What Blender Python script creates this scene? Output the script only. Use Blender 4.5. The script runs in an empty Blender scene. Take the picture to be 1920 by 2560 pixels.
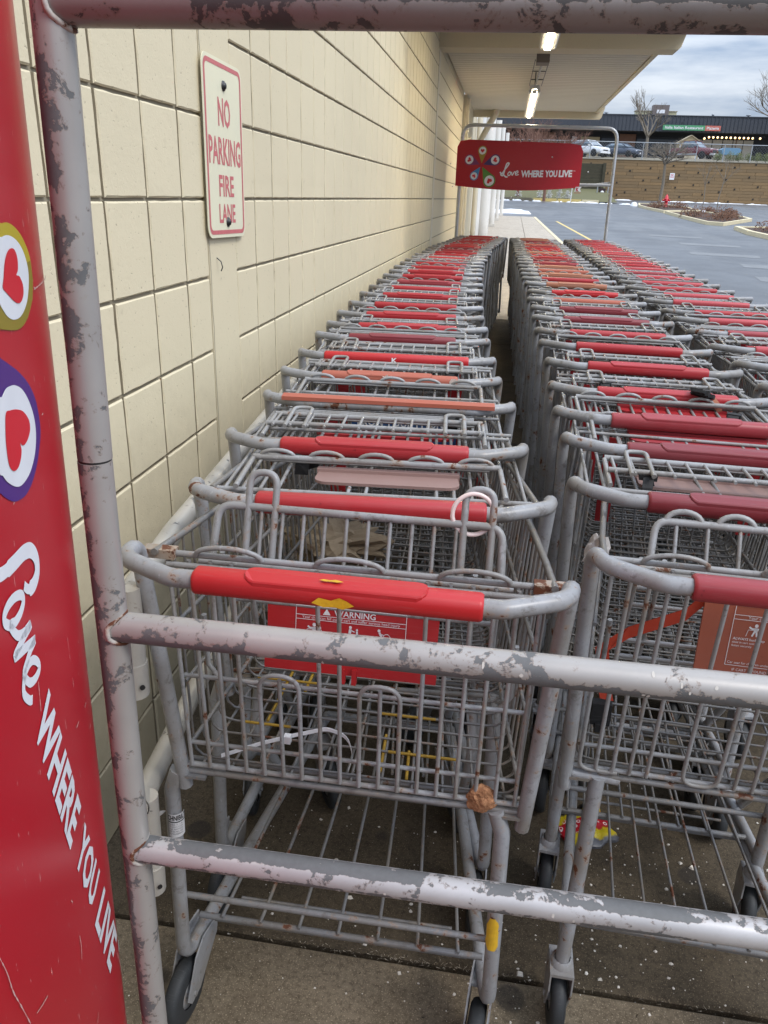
import bpy, bmesh, math, random
from mathutils import Vector, Matrix, noise
random.seed(7)
R = math.radians
SC = bpy.context.scene
COL = SC.collection

# ------------------------------------------------------------------ camera, sky, sun, exposure
cam = bpy.data.cameras.new('camera')
cam.sensor_fit = 'VERTICAL'; cam.sensor_height = 36.0; cam.lens = 27.0
cam.clip_start = 0.02; cam.clip_end = 3000
co = bpy.data.objects.new('camera', cam); COL.objects.link(co)
co.matrix_world = Matrix(((0.98813134, -0.0868707, 0.12668834, 0.0),
                          (0.15019231, 0.37333517, -0.91545788, 0.0),
                          (0.03222925, 0.92362023, 0.38195149, 1.45),
                          (0, 0, 0, 1)))
SC.camera = co

SUN_EL, SUN_AZ = 50.0, 118.0          # azimuth: degrees clockwise from +Y (the row direction)
w = bpy.data.worlds.new('World'); SC.world = w; w.use_nodes = True
nt = w.node_tree; nt.nodes.clear()
def WN(t, **k):
    n = nt.nodes.new(t)
    for a, b in k.items(): setattr(n, a, b)
    return n
sky = WN('ShaderNodeTexSky', sky_type='NISHITA', sun_disc=False)
sky.sun_elevation = R(SUN_EL); sky.sun_rotation = R(SUN_AZ)
sky.air_density = 1.0; sky.dust_density = 2.0; sky.ozone_density = 1.5
tc = WN('ShaderNodeTexCoord'); mp = WN('ShaderNodeMapping'); mp.inputs['Scale'].default_value = (1.6, 1.6, 9.0)
nz = WN('ShaderNodeTexNoise'); nz.inputs['Scale'].default_value = 3.2; nz.inputs['Detail'].default_value = 7; nz.inputs['Roughness'].default_value = .55
rp = WN('ShaderNodeValToRGB')
rp.color_ramp.elements[0].position = .33; rp.color_ramp.elements[0].color = (2.6, 3.5, 5.0, 1)
rp.color_ramp.elements[1].position = .66; rp.color_ramp.elements[1].color = (7.2, 7.7, 8.4, 1)
mx = WN('ShaderNodeMix', data_type='RGBA'); mx.inputs[0].default_value = .88
bg = WN('ShaderNodeBackground'); bg.inputs['Strength'].default_value = .09
ow = WN('ShaderNodeOutputWorld')
L = nt.links.new
L(tc.outputs['Generated'], mp.inputs['Vector']); L(mp.outputs[0], nz.inputs['Vector']); L(nz.outputs['Fac'], rp.inputs['Fac'])
L(sky.outputs[0], mx.inputs['A']); L(rp.outputs[0], mx.inputs['B']); # an overcast sky is about three times brighter overhead than at the horizon
sx_ = WN('ShaderNodeSeparateXYZ'); L(tc.outputs['Generated'], sx_.inputs[0])
ma = WN('ShaderNodeMath', operation='MAXIMUM'); ma.inputs[1].default_value = 0.0; L(sx_.outputs['Z'], ma.inputs[0])
mb_ = WN('ShaderNodeMath', operation='MULTIPLY_ADD'); mb_.inputs[1].default_value = 2.5; mb_.inputs[2].default_value = 0.62; L(ma.outputs[0], mb_.inputs[0])
vm = WN('ShaderNodeVectorMath', operation='SCALE'); L(mx.outputs['Result'], vm.inputs[0]); L(mb_.outputs[0], vm.inputs['Scale']); L(vm.outputs[0], bg.inputs['Color']); L(bg.outputs[0], ow.inputs['Surface'])

sl = bpy.data.lights.new('sun', 'SUN'); sl.energy = 1.3; sl.angle = R(16); sl.color = (1, .97, .92)
so = bpy.data.objects.new('sun', sl); COL.objects.link(so)
sd = Vector((math.sin(R(SUN_AZ)) * math.cos(R(SUN_EL)), math.cos(R(SUN_AZ)) * math.cos(R(SUN_EL)), math.sin(R(SUN_EL))))
so.rotation_euler = sd.to_track_quat('Z', 'Y').to_euler()

SC.view_settings.view_transform = 'Standard'; SC.view_settings.look = 'None'
SC.view_settings.gamma = 1.0; SC.view_settings.use_curve_mapping = False
SC.view_settings.exposure = 0.62
SC.render.engine = 'CYCLES'
SC.cycles.max_bounces = 8; SC.cycles.diffuse_bounces = 4; SC.cycles.glossy_bounces = 3; SC.cycles.transparent_max_bounces = 8
SC.cycles.use_denoising = True

# ------------------------------------------------------------------ mesh helpers
def fillet(pts, rad, seg=4, closed=False):
    pts = [Vector(p) for p in pts]; out = []; n = len(pts)
    for i, p in enumerate(pts):
        if not closed and (i == 0 or i == n - 1): out.append(p); continue
        a = pts[i - 1]; b = pts[(i + 1) % n]
        u = (a - p); v = (b - p); lu, lv = u.length, v.length
        if lu < 1e-6 or lv < 1e-6: out.append(p); continue
        u /= lu; v /= lv; ang = u.angle(v, math.pi)
        if ang > R(175): out.append(p); continue
        t = min(rad / math.tan(ang / 2), lu * .49, lv * .49)
        A = p + u * t; B = p + v * t
        for k in range(seg + 1):
            s = k / seg
            out.append(A * (1 - s) ** 2 + p * 2 * s * (1 - s) + B * s * s)
    return out

class MB:
    def __init__(s): s.v = []; s.f = []; s.sm = []
    def add(s, vs, fs, smooth=False):
        o = len(s.v); s.v += [tuple(v) for v in vs]; s.f += [tuple(i + o for i in f) for f in fs]; s.sm += [smooth] * len(fs); return s
    def tube(s, pts, r, n=8, rad=0, seg=4, closed=False, cap=True, r2=None):
        pts = [Vector(p) for p in pts]
        if rad: pts = fillet(pts, rad, seg, closed)
        m = len(pts); rings = []; ref = None
        for i in range(m):
            if closed: t = pts[(i + 1) % m] - pts[i - 1]
            elif i == 0: t = pts[1] - pts[0]
            elif i == m - 1: t = pts[-1] - pts[-2]
            else: t = (pts[i + 1] - pts[i]).normalized() + (pts[i] - pts[i - 1]).normalized()
            t.normalize()
            if ref is None:
                ref = Vector((0, 0, 1)) if abs(t.z) < .9 else Vector((1, 0, 0))
            ref = (ref - t * ref.dot(t)).normalized(); bn = t.cross(ref)
            rr = r if r2 is None else r + (r2 - r) * i / (m - 1)
            rings.append([pts[i] + (ref * math.cos(2 * math.pi * k / n) + bn * math.sin(2 * math.pi * k / n)) * rr for k in range(n)])
        vs = [v for q in rings for v in q]; fs = []
        for i in range(m if closed else m - 1):
            j = (i + 1) % m
            for k in range(n):
                fs.append((i * n + k, i * n + (k + 1) % n, j * n + (k + 1) % n, j * n + k))
        s.add(vs, fs, True)
        if cap and not closed:
            s.add(rings[0][::-1], [tuple(range(n))]); s.add(rings[-1], [tuple(range(n))])
        return s
    def box(s, a, b, m=None, ch=0):
        x0, y0, z0 = a; x1, y1, z1 = b
        vs = [Vector(p) for p in ((x0, y0, z0), (x1, y0, z0), (x1, y1, z0), (x0, y1, z0), (x0, y0, z1), (x1, y0, z1), (x1, y1, z1), (x0, y1, z1))]
        if m: vs = [m @ v for v in vs]
        return s.add(vs, [(0, 3, 2, 1), (4, 5, 6, 7), (0, 1, 5, 4), (1, 2, 6, 5), (2, 3, 7, 6), (3, 0, 4, 7)])
    def prism(s, poly, off, smooth=False):                  # 3D polygon extruded by a vector
        off = Vector(off); n = len(poly); p = [Vector(q) for q in poly]
        s.add(p + [q + off for q in p], [tuple(range(n))[::-1], tuple(range(n, 2 * n))] + [(i, (i + 1) % n, (i + 1) % n + n, i + n) for i in range(n)], smooth)
        return s
    def lathe(s, prof, n=20, m=None, smooth=True):          # profile (r, z) round the local z axis
        vs = []; fs = []
        for r, z in prof:
            for k in range(n):
                a = 2 * math.pi * k / n; v = Vector((r * math.cos(a), r * math.sin(a), z)); vs.append(m @ v if m else v)
        for i in range(len(prof) - 1):
            for k in range(n): fs.append((i * n + k, i * n + (k + 1) % n, (i + 1) * n + (k + 1) % n, (i + 1) * n + k))
        return s.add(vs, fs, smooth)
    def mesh(s, name, mat):
        me = bpy.data.meshes.new(name); me.from_pydata(s.v, [], s.f)
        me.polygons.foreach_set('use_smooth', s.sm)
        if mat: me.materials.append(mat)
        me.update(); return me
    def build(s, name, mat, parent=None, loc=None):
        return obj(name, s.mesh(name, mat), parent, loc)

def obj(name, me, parent=None, loc=None):
    o = bpy.data.objects.new(name, me); COL.objects.link(o)
    if parent: o.parent = parent
    if loc is not None: o.location = loc
    return o
def tag(o, label=None, cat=None, group=None, kind=None):
    if label: o['label'] = label
    if cat: o['category'] = cat
    if group: o['group'] = group
    if kind: o['kind'] = kind
    return o
def empty(name, loc=(0, 0, 0), rz=0, label=None, cat=None, group=None, kind=None):
    o = bpy.data.objects.new(name, None); COL.objects.link(o); o.location = loc; o.rotation_euler = (0, 0, rz)
    o.empty_display_size = .1
    return tag(o, label, cat, group, kind)

def text_poly(body, bold=.0, xs=1.0, spacing=1.0, shear=0.0):
    """flat text outline, baseline at y=0, width scaled by xs, unit size; returns verts, faces, width, capheight"""
    cu = bpy.data.curves.new('t', 'FONT'); cu.body = body; cu.size = 1; cu.offset = bold; cu.resolution_u = 2
    cu.space_character = spacing; cu.fill_mode = 'FRONT'; cu.shear = shear
    o = bpy.data.objects.new('t', cu); COL.objects.link(o)
    dg = bpy.context.evaluated_depsgraph_get()
    me = bpy.data.meshes.new_from_object(o.evaluated_get(dg))
    vs = [Vector((v.co.x * xs, v.co.y, 0)) for v in me.vertices]; fs = [tuple(p.vertices) for p in me.polygons]
    bpy.data.objects.remove(o); bpy.data.curves.remove(cu); bpy.data.meshes.remove(me)
    return vs, fs
def put_text(mb, body, O, X, Y, bold=.0, shear=0.0, spacing=1.0, fit=True, size=1.0, align='L'):
    """lay text in 3D. fit: X and Y are the full vectors of the word's width and its cap height; else unit vectors and size"""
    vs, fs = text_poly(body, bold, 1.0, spacing, shear)
    x0 = min(v.x for v in vs); x1 = max(v.x for v in vs); y0 = min(v.y for v in vs); y1 = max(v.y for v in vs)
    O, X, Y = Vector(O), Vector(X), Vector(Y); out = []
    for v in vs:
        if fit: out.append(O + X * ((v.x - x0) / (x1 - x0)) + Y * ((v.y - y0) / (y1 - y0)))
        else:
            dx = {'L': x0, 'C': (x0 + x1) / 2, 'R': x1}[align]
            out.append(O + X * (v.x - dx) * size + Y * v.y * size)
    mb.add(out, fs)

def ribbon(pts, wd, sub=6):
    """2D stroke of varying centre line -> verts, faces"""
    P = [Vector((p[0], p[1])) for p in pts]; Q = []
    for i in range(len(P) - 1):
        p0 = P[max(i - 1, 0)]; p1 = P[i]; p2 = P[i + 1]; p3 = P[min(i + 2, len(P) - 1)]
        for k in range(sub):
            t = k / sub
            Q.append(.5 * ((2 * p1) + (p2 - p0) * t + (2 * p0 - 5 * p1 + 4 * p2 - p3) * t * t + (3 * p1 - p0 - 3 * p2 + p3) * t ** 3))
    Q.append(P[-1]); vs = []; fs = []
    for i, q in enumerate(Q):
        t = (Q[min(i + 1, len(Q) - 1)] - Q[max(i - 1, 0)]); t = t.normalized() if t.length > 0 else Vector((1, 0))
        nn = Vector((-t.y, t.x)); ww = wd(i / (len(Q) - 1)) if callable(wd) else wd
        vs += [q + nn * ww / 2, q - nn * ww / 2]
        if i: fs.append((2 * i - 2, 2 * i - 1, 2 * i + 1, 2 * i))
    return vs, fs

# ------------------------------------------------------------------ materials
class G:
    def __init__(s, name):
        s.m = bpy.data.materials.new(name); s.m.use_nodes = True; s.t = s.m.node_tree; s.t.nodes.clear()
        s.o = s.n('ShaderNodeOutputMaterial'); s.b = s.n('ShaderNodeBsdfPrincipled'); s.l(s.b.outputs[0], s.o.inputs['Surface'])
    def n(s, t, **k):
        q = s.t.nodes.new(t)
        for a, b in k.items(): setattr(q, a, b)
        return q
    def l(s, a, b): s.t.links.new(a, b)
    def co(s, kind='Object', rnd=False, scale=None):
        c = s.n('ShaderNodeTexCoord').outputs[kind]
        if scale:
            mpn = s.n('ShaderNodeMapping'); mpn.inputs['Scale'].default_value = scale; s.l(c, mpn.inputs['Vector']); c = mpn.outputs[0]
        if rnd:
            oi = s.n('ShaderNodeObjectInfo'); mu = s.n('ShaderNodeMath', operation='MULTIPLY'); mu.inputs[1].default_value = 37.0
            s.l(oi.outputs['Random'], mu.inputs[0]); va = s.n('ShaderNodeVectorMath', operation='ADD'); s.l(c, va.inputs[0]); s.l(mu.outputs[0], va.inputs[1]); c = va.outputs[0]
        return c
    def noise(s, vec, scale, det=4, rough=.55, dist=0):
        q = s.n('ShaderNodeTexNoise'); q.inputs['Scale'].default_value = scale; q.inputs['Detail'].default_value = det
        q.inputs['Roughness'].default_value = rough; q.inputs['Distortion'].default_value = dist; s.l(vec, q.inputs['Vector']); return q.outputs['Fac']
    def vor(s, vec, scale, feat='F1'):
        q = s.n('ShaderNodeTexVoronoi', feature=feat); q.inputs['Scale'].default_value = scale; s.l(vec, q.inputs['Vector']); return q
    def ramp(s, f, a, b, c0=(0, 0, 0, 1), c1=(1, 1, 1, 1)):
        q = s.n('ShaderNodeValToRGB'); e = q.color_ramp.elements; e[0].position = a; e[1].position = b; e[0].color = c0; e[1].color = c1
        s.l(f, q.inputs['Fac']); return q.outputs['Color']
    def mix(s, f, a, b):
        q = s.n('ShaderNodeMix', data_type='RGBA')
        for sock, v in ((0, f), ('A', a), ('B', b)):
            i = q.inputs[sock]
            if isinstance(v, (int, float)): i.default_value = v
            elif isinstance(v, tuple): i.default_value = v if len(v) == 4 else (*v, 1)
            else: s.l(v, i)
        return q.outputs['Result']
    def mat(s, op, a, b=None):
        q = s.n('ShaderNodeMath', operation=op)
        for i, v in enumerate((a, b)):
            if v is None: continue
            if isinstance(v, (int, float)): q.inputs[i].default_value = v
            else: s.l(v, q.inputs[i])
        return q.outputs[0]
    def bump(s, h, st=.3, d=.002):
        q = s.n('ShaderNodeBump'); q.inputs['Strength'].default_value = st; q.inputs['Distance'].default_value = d; s.l(h, q.inputs['Height']); s.l(q.outputs[0], s.b.inputs['Normal'])
    def set(s, col=None, rough=None, metal=None, spec=None):
        for k, v in (('Base Color', col), ('Roughness', rough), ('Metallic', metal), ('Specular IOR Level', spec)):
            if v is None: continue
            i = s.b.inputs[k]
            if isinstance(v, (int, float)): i.default_value = v
            elif isinstance(v, tuple): i.default_value = (*v, 1) if len(v) == 3 else v
            else: s.l(v, i)
        return s

def steel(name, base, rust=.68, grime=.5, rough=.36):
    g = G(name); c = g.co(rnd=True)
    n1 = g.noise(c, 9, 5); n2 = g.noise(c, 34, 7, .62); n3 = g.noise(c, 5, 3); n4 = g.noise(c, 160, 3)
    dk = tuple(x * .62 for x in base)
    col = g.mix(g.ramp(n1, .35, .72), base, g.mix(.6, dk, (.2, .17, .13)))
    col = g.mix(g.mat('MULTIPLY', g.ramp(n4, .55, .75), .35), col, tuple(x * .5 for x in base))
    st = g.noise(g.co(rnd=True, scale=(1, 1, .12)), 130, 4, .7); gr = g.noise(c, 46, 6, .7)
    col = g.mix(g.mat('MULTIPLY', g.ramp(st, .60, .68), .35), col, tuple(min(.7, x * 1.55) for x in base))
    col = g.mix(g.mat('MULTIPLY', g.ramp(gr, .56, .66), .55), col, (.085, .07, .055))
    edge = g.ramp(g.mat('ADD', n2, g.mat('MULTIPLY', n3, .35)), rust + .13, rust + .17)
    halo = g.ramp(g.mat('ADD', n2, g.mat('MULTIPLY', n3, .35)), rust + .07, rust + .17)
    col = g.mix(g.mat('MULTIPLY', halo, .5), col, (.34, .2, .1)); col = g.mix(edge, col, g.mix(n4, (.16, .05, .018), (.06, .022, .012)))
    g.set(col, g.mix(edge, (rough,) * 3, (.85,) * 3), .0, .5); g.bump(g.mat('SUBTRACT', n4, edge), .12, .001)
    return g.m
M = {}
M['steel'] = steel('grey painted steel', (.30, .308, .328))
M['steel_wire'] = steel('grey wire', (.165, .166, .172), .67)
M['gate'] = steel('grey gate wire', (.29, .294, .304), .695)
M['rusty'] = steel('rusty steel', (.36, .3, .25), .5)

def plastic(name, col, fade=.25, rough=.38):
    g = G(name); c = g.co(rnd=True); n1 = g.noise(c, 7, 4); n2 = g.noise(c, 60, 5); n3 = g.noise(g.co(rnd=True, scale=(3, 60, 60)), 9, 3)
    pale = tuple(x * .75 + .06 for x in col)
    cc = g.mix(g.mat('MULTIPLY', g.ramp(n1, .4, .75), fade), col, pale)
    cc = g.mix(g.mat('MULTIPLY', g.ramp(n3, .58, .70), .4), cc, pale)
    cc = g.mix(g.mat('MULTIPLY', g.ramp(n2, .7, .74), .6), cc, tuple(x * .35 for x in col))
    g.set(cc, g.mix(n1, (rough - .08,) * 3, (rough + .2,) * 3), 0, .45); g.bump(n2, .08, .0008)
    return g.m
M['bright_red'] = plastic('bright red plastic', (.45, .014, .017), .22)
M['red'] = plastic('red plastic', (.36, .016, .021), .2)
M['muted_red'] = plastic('muted red plastic', (.29, .028, .036), .25)
M['maroon'] = plastic('maroon plastic', (.19, .018, .025), .25)
M['orange'] = plastic('faded orange plastic', (.38, .095, .055), .4, .55)
M['tan'] = plastic('sun-bleached orange plastic', (.36, .14, .08), .45, .6)
M['salmon'] = plastic('salmon red plastic', (.43, .05, .06), .2)
M['pink_plate'] = plastic('bleached pink plastic', (.26, .165, .145), .5, .6)
M['orange_plate'] = plastic('faded terracotta plastic', (.36, .095, .052), .35, .45)
M['black_web'] = plastic('black webbing', (.012, .012, .013), .05, .7)
M['orange_web'] = plastic('orange webbing', (.5, .05, .02), .2, .7)
M['tyre'] = plastic('grey rubber tyre', (.022, .024, .026), .12, .55)
M['blue_card'] = plastic('blue card', (.02, .07, .2), .2, .5)

def flat(name, col, rough=.5, metal=0, var=.0, scale=12, spec=.5):
    g = G(name)
    if var:
        n = g.noise(g.co(rnd=True), scale, 4); col = g.mix(n, tuple(x * (1 - var) for x in col), tuple(min(1, x * (1 + var)) for x in col))
    g.set(col, rough, metal, spec); return g.m
M['white_print'] = flat('white print', (.78, .78, .8), .5, 0, .08, 40)
M['black'] = flat('black', (.012, .012, .013), .5)
M['dark_metal'] = flat('dark metal', (.05, .05, .05), .4, .6)

def pipe(name, bands, thr=.58, base=(.385, .365, .345), chip=(.085, .088, .09), dirt=.5):
    """silver painted pipe with flaked paint; bands: (axis vector, centre, half-width, strength) on the pipe's own normals"""
    g = G(name); c = g.co()
    nA = g.noise(c, 38, 9, .64, .5); nB = g.noise(c, 130, 6, .62); nC = g.noise(c, 9, 3); nD = g.noise(c, 240, 2)
    s = g.mat('ADD', g.mat('MULTIPLY', nA, .72), g.mat('MULTIPLY', nB, .28))
    s = g.mat('ADD', s, g.mat('MULTIPLY', g.mat('SUBTRACT', nC, .5), .28))
    nrm = g.n('ShaderNodeTexCoord').outputs['Normal']
    for ax, cen, hw, st in bands:
        d = g.n('ShaderNodeVectorMath', operation='DOT_PRODUCT'); g.l(nrm, d.inputs[0]); d.inputs[1].default_value = Vector(ax).normalized()
        e = g.mat('ABSOLUTE', g.mat('SUBTRACT', d.outputs['Value'], cen))
        k = g.mat('MULTIPLY', g.ramp(e, hw * .3, hw * 1.3, (st,) * 3 + (1,), (0, 0, 0, 1)), g.ramp(nC, .32, .55, (.35, .35, .35, 1), (1, 1, 1, 1)))
        s = g.mat('ADD', s, k)
    mk = g.ramp(s, thr, thr + .012)
    pnt = g.mix(g.ramp(nC, .3, .75), base, tuple(x * .8 for x in base)); pnt = g.mix(g.mat('MULTIPLY', g.ramp(nB, .62, .78), dirt), pnt, (.3, .27, .23))
    pnt = g.mix(g.mat('MULTIPLY', g.ramp(nD, .3, .8), .12), pnt, (.3, .3, .31))
    pnt = g.mix(g.mat('MULTIPLY', g.ramp(s, thr - .03, thr), .45), pnt, (.16, .10, .065))
    cc = g.mix(mk, pnt, g.mix(nB, chip, tuple(x * 1.6 for x in chip)))
    g.set(cc, g.mix(mk, (.36,) * 3, (.55,) * 3), g.mix(mk, (.25,) * 3, (0,) * 3), .5)
    g.bump(g.mat('SUBTRACT', g.mat('MULTIPLY', nD, .1), mk), .35, .0012); return g.m

def wallpaint(name, col, d=.35):
    g = G(name); c = g.co('Object'); ge = g.n('ShaderNodeNewGeometry').outputs['Position']
    n0 = g.noise(ge, 1.3, 4); n1 = g.noise(ge, 55, 5, .6); n2 = g.noise(ge, 260, 3, .6); v = g.noise(ge, 16, 6, .7)
    oi = g.n('ShaderNodeObjectInfo').outputs['Random']
    cc = g.mix(g.ramp(n0, .3, .7), col, tuple(x * .93 for x in col)); cc = g.mix(g.mat('MULTIPLY', oi, .12), cc, tuple(x * .8 for x in col))
    cc = g.mix(g.mat('MULTIPLY', g.ramp(v, .64, .74), .22), cc, (.2, .16, .1))
    cc = g.mix(g.mat('MULTIPLY', g.ramp(n2, .68, .76), .35), cc, tuple(x * .55 for x in col))
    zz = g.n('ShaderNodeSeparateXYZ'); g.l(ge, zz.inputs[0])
    base_shade = g.ramp(g.mat('ADD', zz.outputs['Z'], g.mat('MULTIPLY', g.mat('SUBTRACT', v, .5), .5)), .15, .95, (.6, .6, .6, 1), (0, 0, 0, 1)); cc = g.mix(base_shade, cc, (.20, .165, .11))  # shading near the ground painted into the wall colour, with a noisy upper edge
    n5 = g.noise(ge, 120, 2); cc = g.mix(g.mat('MULTIPLY', g.ramp(n5, .70, .74), .5), cc, (.16, .13, .08))
    g.set(cc, .62, 0, .35); g.bump(g.mat('ADD', n1, g.mat('ADD', g.mat('MULTIPLY', n2, .6), g.mat('MULTIPLY', g.ramp(n5, .66, .72), -1.2))), d, .0022); return g.m
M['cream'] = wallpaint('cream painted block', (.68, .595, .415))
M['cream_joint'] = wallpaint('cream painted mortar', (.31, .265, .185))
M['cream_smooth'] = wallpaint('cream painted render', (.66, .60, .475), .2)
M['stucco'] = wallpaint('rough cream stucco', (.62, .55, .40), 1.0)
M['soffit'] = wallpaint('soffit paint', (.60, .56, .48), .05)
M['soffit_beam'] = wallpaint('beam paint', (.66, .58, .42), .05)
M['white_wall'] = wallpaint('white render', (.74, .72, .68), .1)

def concrete(name, base, dirt, flecks=True, big=.5):
    g = G(name); p = g.n('ShaderNodeNewGeometry').outputs['Position']
    n0 = g.noise(p, 1.1, 5, .6); n1 = g.noise(p, 7, 7, .65); n2 = g.noise(p, 90, 5, .7); n3 = g.noise(p, 330, 2)
    cc = g.mix(g.ramp(n0, .35, .65), base, dirt); cc = g.mix(g.mat('MULTIPLY', g.ramp(n1, .42, .7), .65), cc, tuple(x * .62 for x in dirt))
    cc = g.mix(g.mat('MULTIPLY', g.ramp(n2, .45, .68), .75), cc, tuple(x * .4 for x in dirt))
    cc = g.mix(g.mat('MULTIPLY', g.ramp(n3, .60, .68), .6), cc, tuple(min(.6, x * 2.4) for x in base))
    gum = g.vor(p, 5.5); gm = g.mat('MULTIPLY', g.ramp(g.mat('ADD', gum.outputs['Distance'], g.mat('MULTIPLY', n2, .06)), .17, .21, (1, 1, 1, 1), (0, 0, 0, 1)), g.ramp(g.vor(p, 5.5).outputs['Color'], .38, .42))
    if flecks: cc = g.mix(g.mat('MULTIPLY', gm, .6), cc, (.02, .018, .018))
    g.set(cc, .88, 0, .25); g.bump(g.mat('ADD', n2, g.mat('MULTIPLY', n3, .5)), .5, .003); return g.m
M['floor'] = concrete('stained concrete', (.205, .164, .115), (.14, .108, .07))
M['shade_toned'] = concrete('grimy concrete under the carts', (.10, .078, .052), (.06, .045, .028))  # stained concrete, darkened further to paint in the shade beneath the carts
M['walk'] = concrete('pale concrete', (.50, .44, .36), (.44, .385, .315), False)
M['soil'] = flat('dark grit', (.02, .016, .012), .95, 0, .3, 60)

def asphalt():
    g = G('asphalt'); p = g.n('ShaderNodeNewGeometry').outputs['Position']
    n0 = g.noise(p, .12, 4); n1 = g.noise(p, .9, 6, .6); n2 = g.noise(p, 45, 4)
    sc = g.n('ShaderNodeMapping'); sc.inputs['Scale'].default_value = (.25, .03, 1); sc.inputs['Rotation'].default_value = (0, 0, .12); g.l(p, sc.inputs['Vector']); n3 = g.noise(sc.outputs[0], 3.0, 5)
    cc = g.mix(n1, (.078, .083, .092), (.10, .107, .117)); cc = g.mix(g.mat('MULTIPLY', g.ramp(n3, .5, .66), .5), cc, (.15, .155, .16)); cc = g.mix(g.mat('MULTIPLY', g.ramp(n2, .5, .8), .3), cc, (.03, .03, .034))
    wet = g.ramp(g.mat('ADD', n0, g.mat('MULTIPLY', n1, .4)), .6, .78)
    g.set(cc, g.mix(wet, (.62,) * 3, (.33,) * 3), 0, .5); g.bump(n2, .25, .004); return g.m
M['asphalt'] = asphalt()
M['yellow_paint'] = flat('worn yellow paint', (.62, .47, .17), .6, 0, .2, 4)
M['pale_kerb'] = flat('pale yellow kerb', (.6, .52, .34), .7, 0, .15, 3)
M['white_paint'] = flat('worn white road paint', (.15, .155, .16), .6, 0, .3, 3)

def emit(name, col, st, base=(.8, .8, .8)):
    g = G(name); g.set(base, .3); g.b.inputs['Emission Color'].default_value = (*col, 1); g.b.inputs['Emission Strength'].default_value = st; return g.m
M['tube_light'] = emit('lit fluorescent tube', (1, .88, .62), 60)
M['bulb'] = emit('lit bulb', (1, .60, .2), 2.2)

ORD = 'front second third fourth fifth sixth seventh eighth ninth tenth eleventh twelfth thirteenth fourteenth fifteenth sixteenth seventeenth eighteenth nineteenth twentieth twenty-first twenty-second twenty-third twenty-fourth twenty-fifth twenty-sixth twenty-seventh twenty-eighth twenty-ninth thirtieth thirty-first thirty-second thirty-third thirty-fourth'.split()
# ------------------------------------------------------------------ the ground
def rise(y): return .026 * max(0.0, y - 10.0)
def kerb_x(y): return 1.61 + .0263 * (23.9 - y)
# asphalt lot: one sheet, rising away from the shop
mb = MB(); ys = [-30, 0, 10, 40, 62, 80, 82]; vs = []; fs = []
for y in ys:
    for x in (-60, 60): vs.append((x, y, -.13 + rise(y)))
for i in range(len(ys) - 1): fs.append((2 * i, 2 * i + 1, 2 * i + 3, 2 * i + 2))
mb.add(vs, fs); tag(mb.build('parking_lot', M['asphalt']), kind='structure')
walk = empty('sidewalk', kind='structure')
def slab(x0, x1, y0, y1, mat, yk=True):
    m = MB(); g = .0055; c = .006
    def zz(y): return rise(y)
    xb = [(x0 + g, x1 - g)] * 2 if not yk else [(x0 + g, kerb_x(y0) - .13), (x0 + g, kerb_x(y1) - .13)]
    ya, yb = y0 + g, y1 - g
    bot = [(xb[0][0], ya, zz(ya) - .12), (xb[0][1], ya, zz(ya) - .12), (xb[1][1], yb, zz(yb) - .12), (xb[1][0], yb, zz(yb) - .12)]
    mid = [(p[0], p[1], p[2] + .12 - c) for p in bot]
    top = [(xb[0][0] + c, ya + c, zz(ya)), (xb[0][1] - c, ya + c, zz(ya)), (xb[1][1] - c, yb - c, zz(yb)), (xb[1][0] + c, yb - c, zz(yb))]
    m.add(bot + mid + top, [(0, 3, 2, 1), (8, 9, 10, 11)] + [(i, (i + 1) % 4, (i + 1) % 4 + 4, i + 4) for i in range(4)] + [(i + 4, (i + 1) % 4 + 4, (i + 1) % 4 + 8, i + 8) for i in range(4)])
    m.build('concrete_slab', M[mat], walk)
jy = [-2.56, -.73, 1.105] + [1.105 + 1.83 * k for k in range(1, 6)]
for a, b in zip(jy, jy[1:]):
    slab(-.83, 0, a, b, 'floor' if b < 1.2 else 'shade_toned')
y = jy[-1]
while y < 37.5:
    b = min(y + 3.0, 38.0); slab(-.83, .55, y, b, 'walk', False); slab(.55, 0, y, b, 'walk'); y = b
m = MB(); m.add([(-.83, -2.6, -.035), (2.6, -2.6, -.035), (2.3, 11, -.035), (-.83, 11, -.035)], [(0, 1, 2, 3)]); m.build('joint_bed', M['soil'], walk)
m = MB(); m.add([(-.83, 10, -.06), (1.9, 10, -.06), (1.05, 38, -.06 + rise(38)), (-.83, 38, -.06 + rise(38))], [(0, 1, 2, 3)]); m.build('joint_bed', M['soil'], walk)
y = -2.5
while y < 37.9:
    b = min(y + 2.4, 38.0); m = MB()
    p = [(kerb_x(yy) + dx, yy + e) for yy, e in ((y, .004), (b, -.004)) for dx in (-.122, 0)]
    z0, z1 = rise(y), rise(b)
    m.add([(p[0][0], p[0][1], z0 - .14), (p[1][0], p[1][1], z0 - .14), (p[3][0], p[3][1], z1 - .14), (p[2][0], p[2][1], z1 - .14),
           (p[0][0], p[0][1], z0 + .002), (p[1][0] - .012, p[1][1], z0 + .002), (p[3][0] - .012, p[3][1], z1 + .002), (p[2][0], p[2][1], z1 + .002)],
          [(0, 3, 2, 1), (4, 5, 6, 7), (0, 1, 5, 4), (1, 2, 6, 5), (2, 3, 7, 6), (3, 0, 4, 7)])
    m.build('kerb_stone', M['pale_kerb'], walk); y = b
def mark(name, pts, mat='white_paint', dz=.005):
    mm = MB(); mm.add([(x, yy, -.13 + rise(yy) + dz) for x, yy in pts], [tuple(range(len(pts)))]); return tag(mm.build(name, M[mat]), kind='structure')
mark('road_marking', [(3.35, 10.05), (3.45, 10.05), (2.80, 25.4), (2.70, 25.4)], 'yellow_paint')
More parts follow.
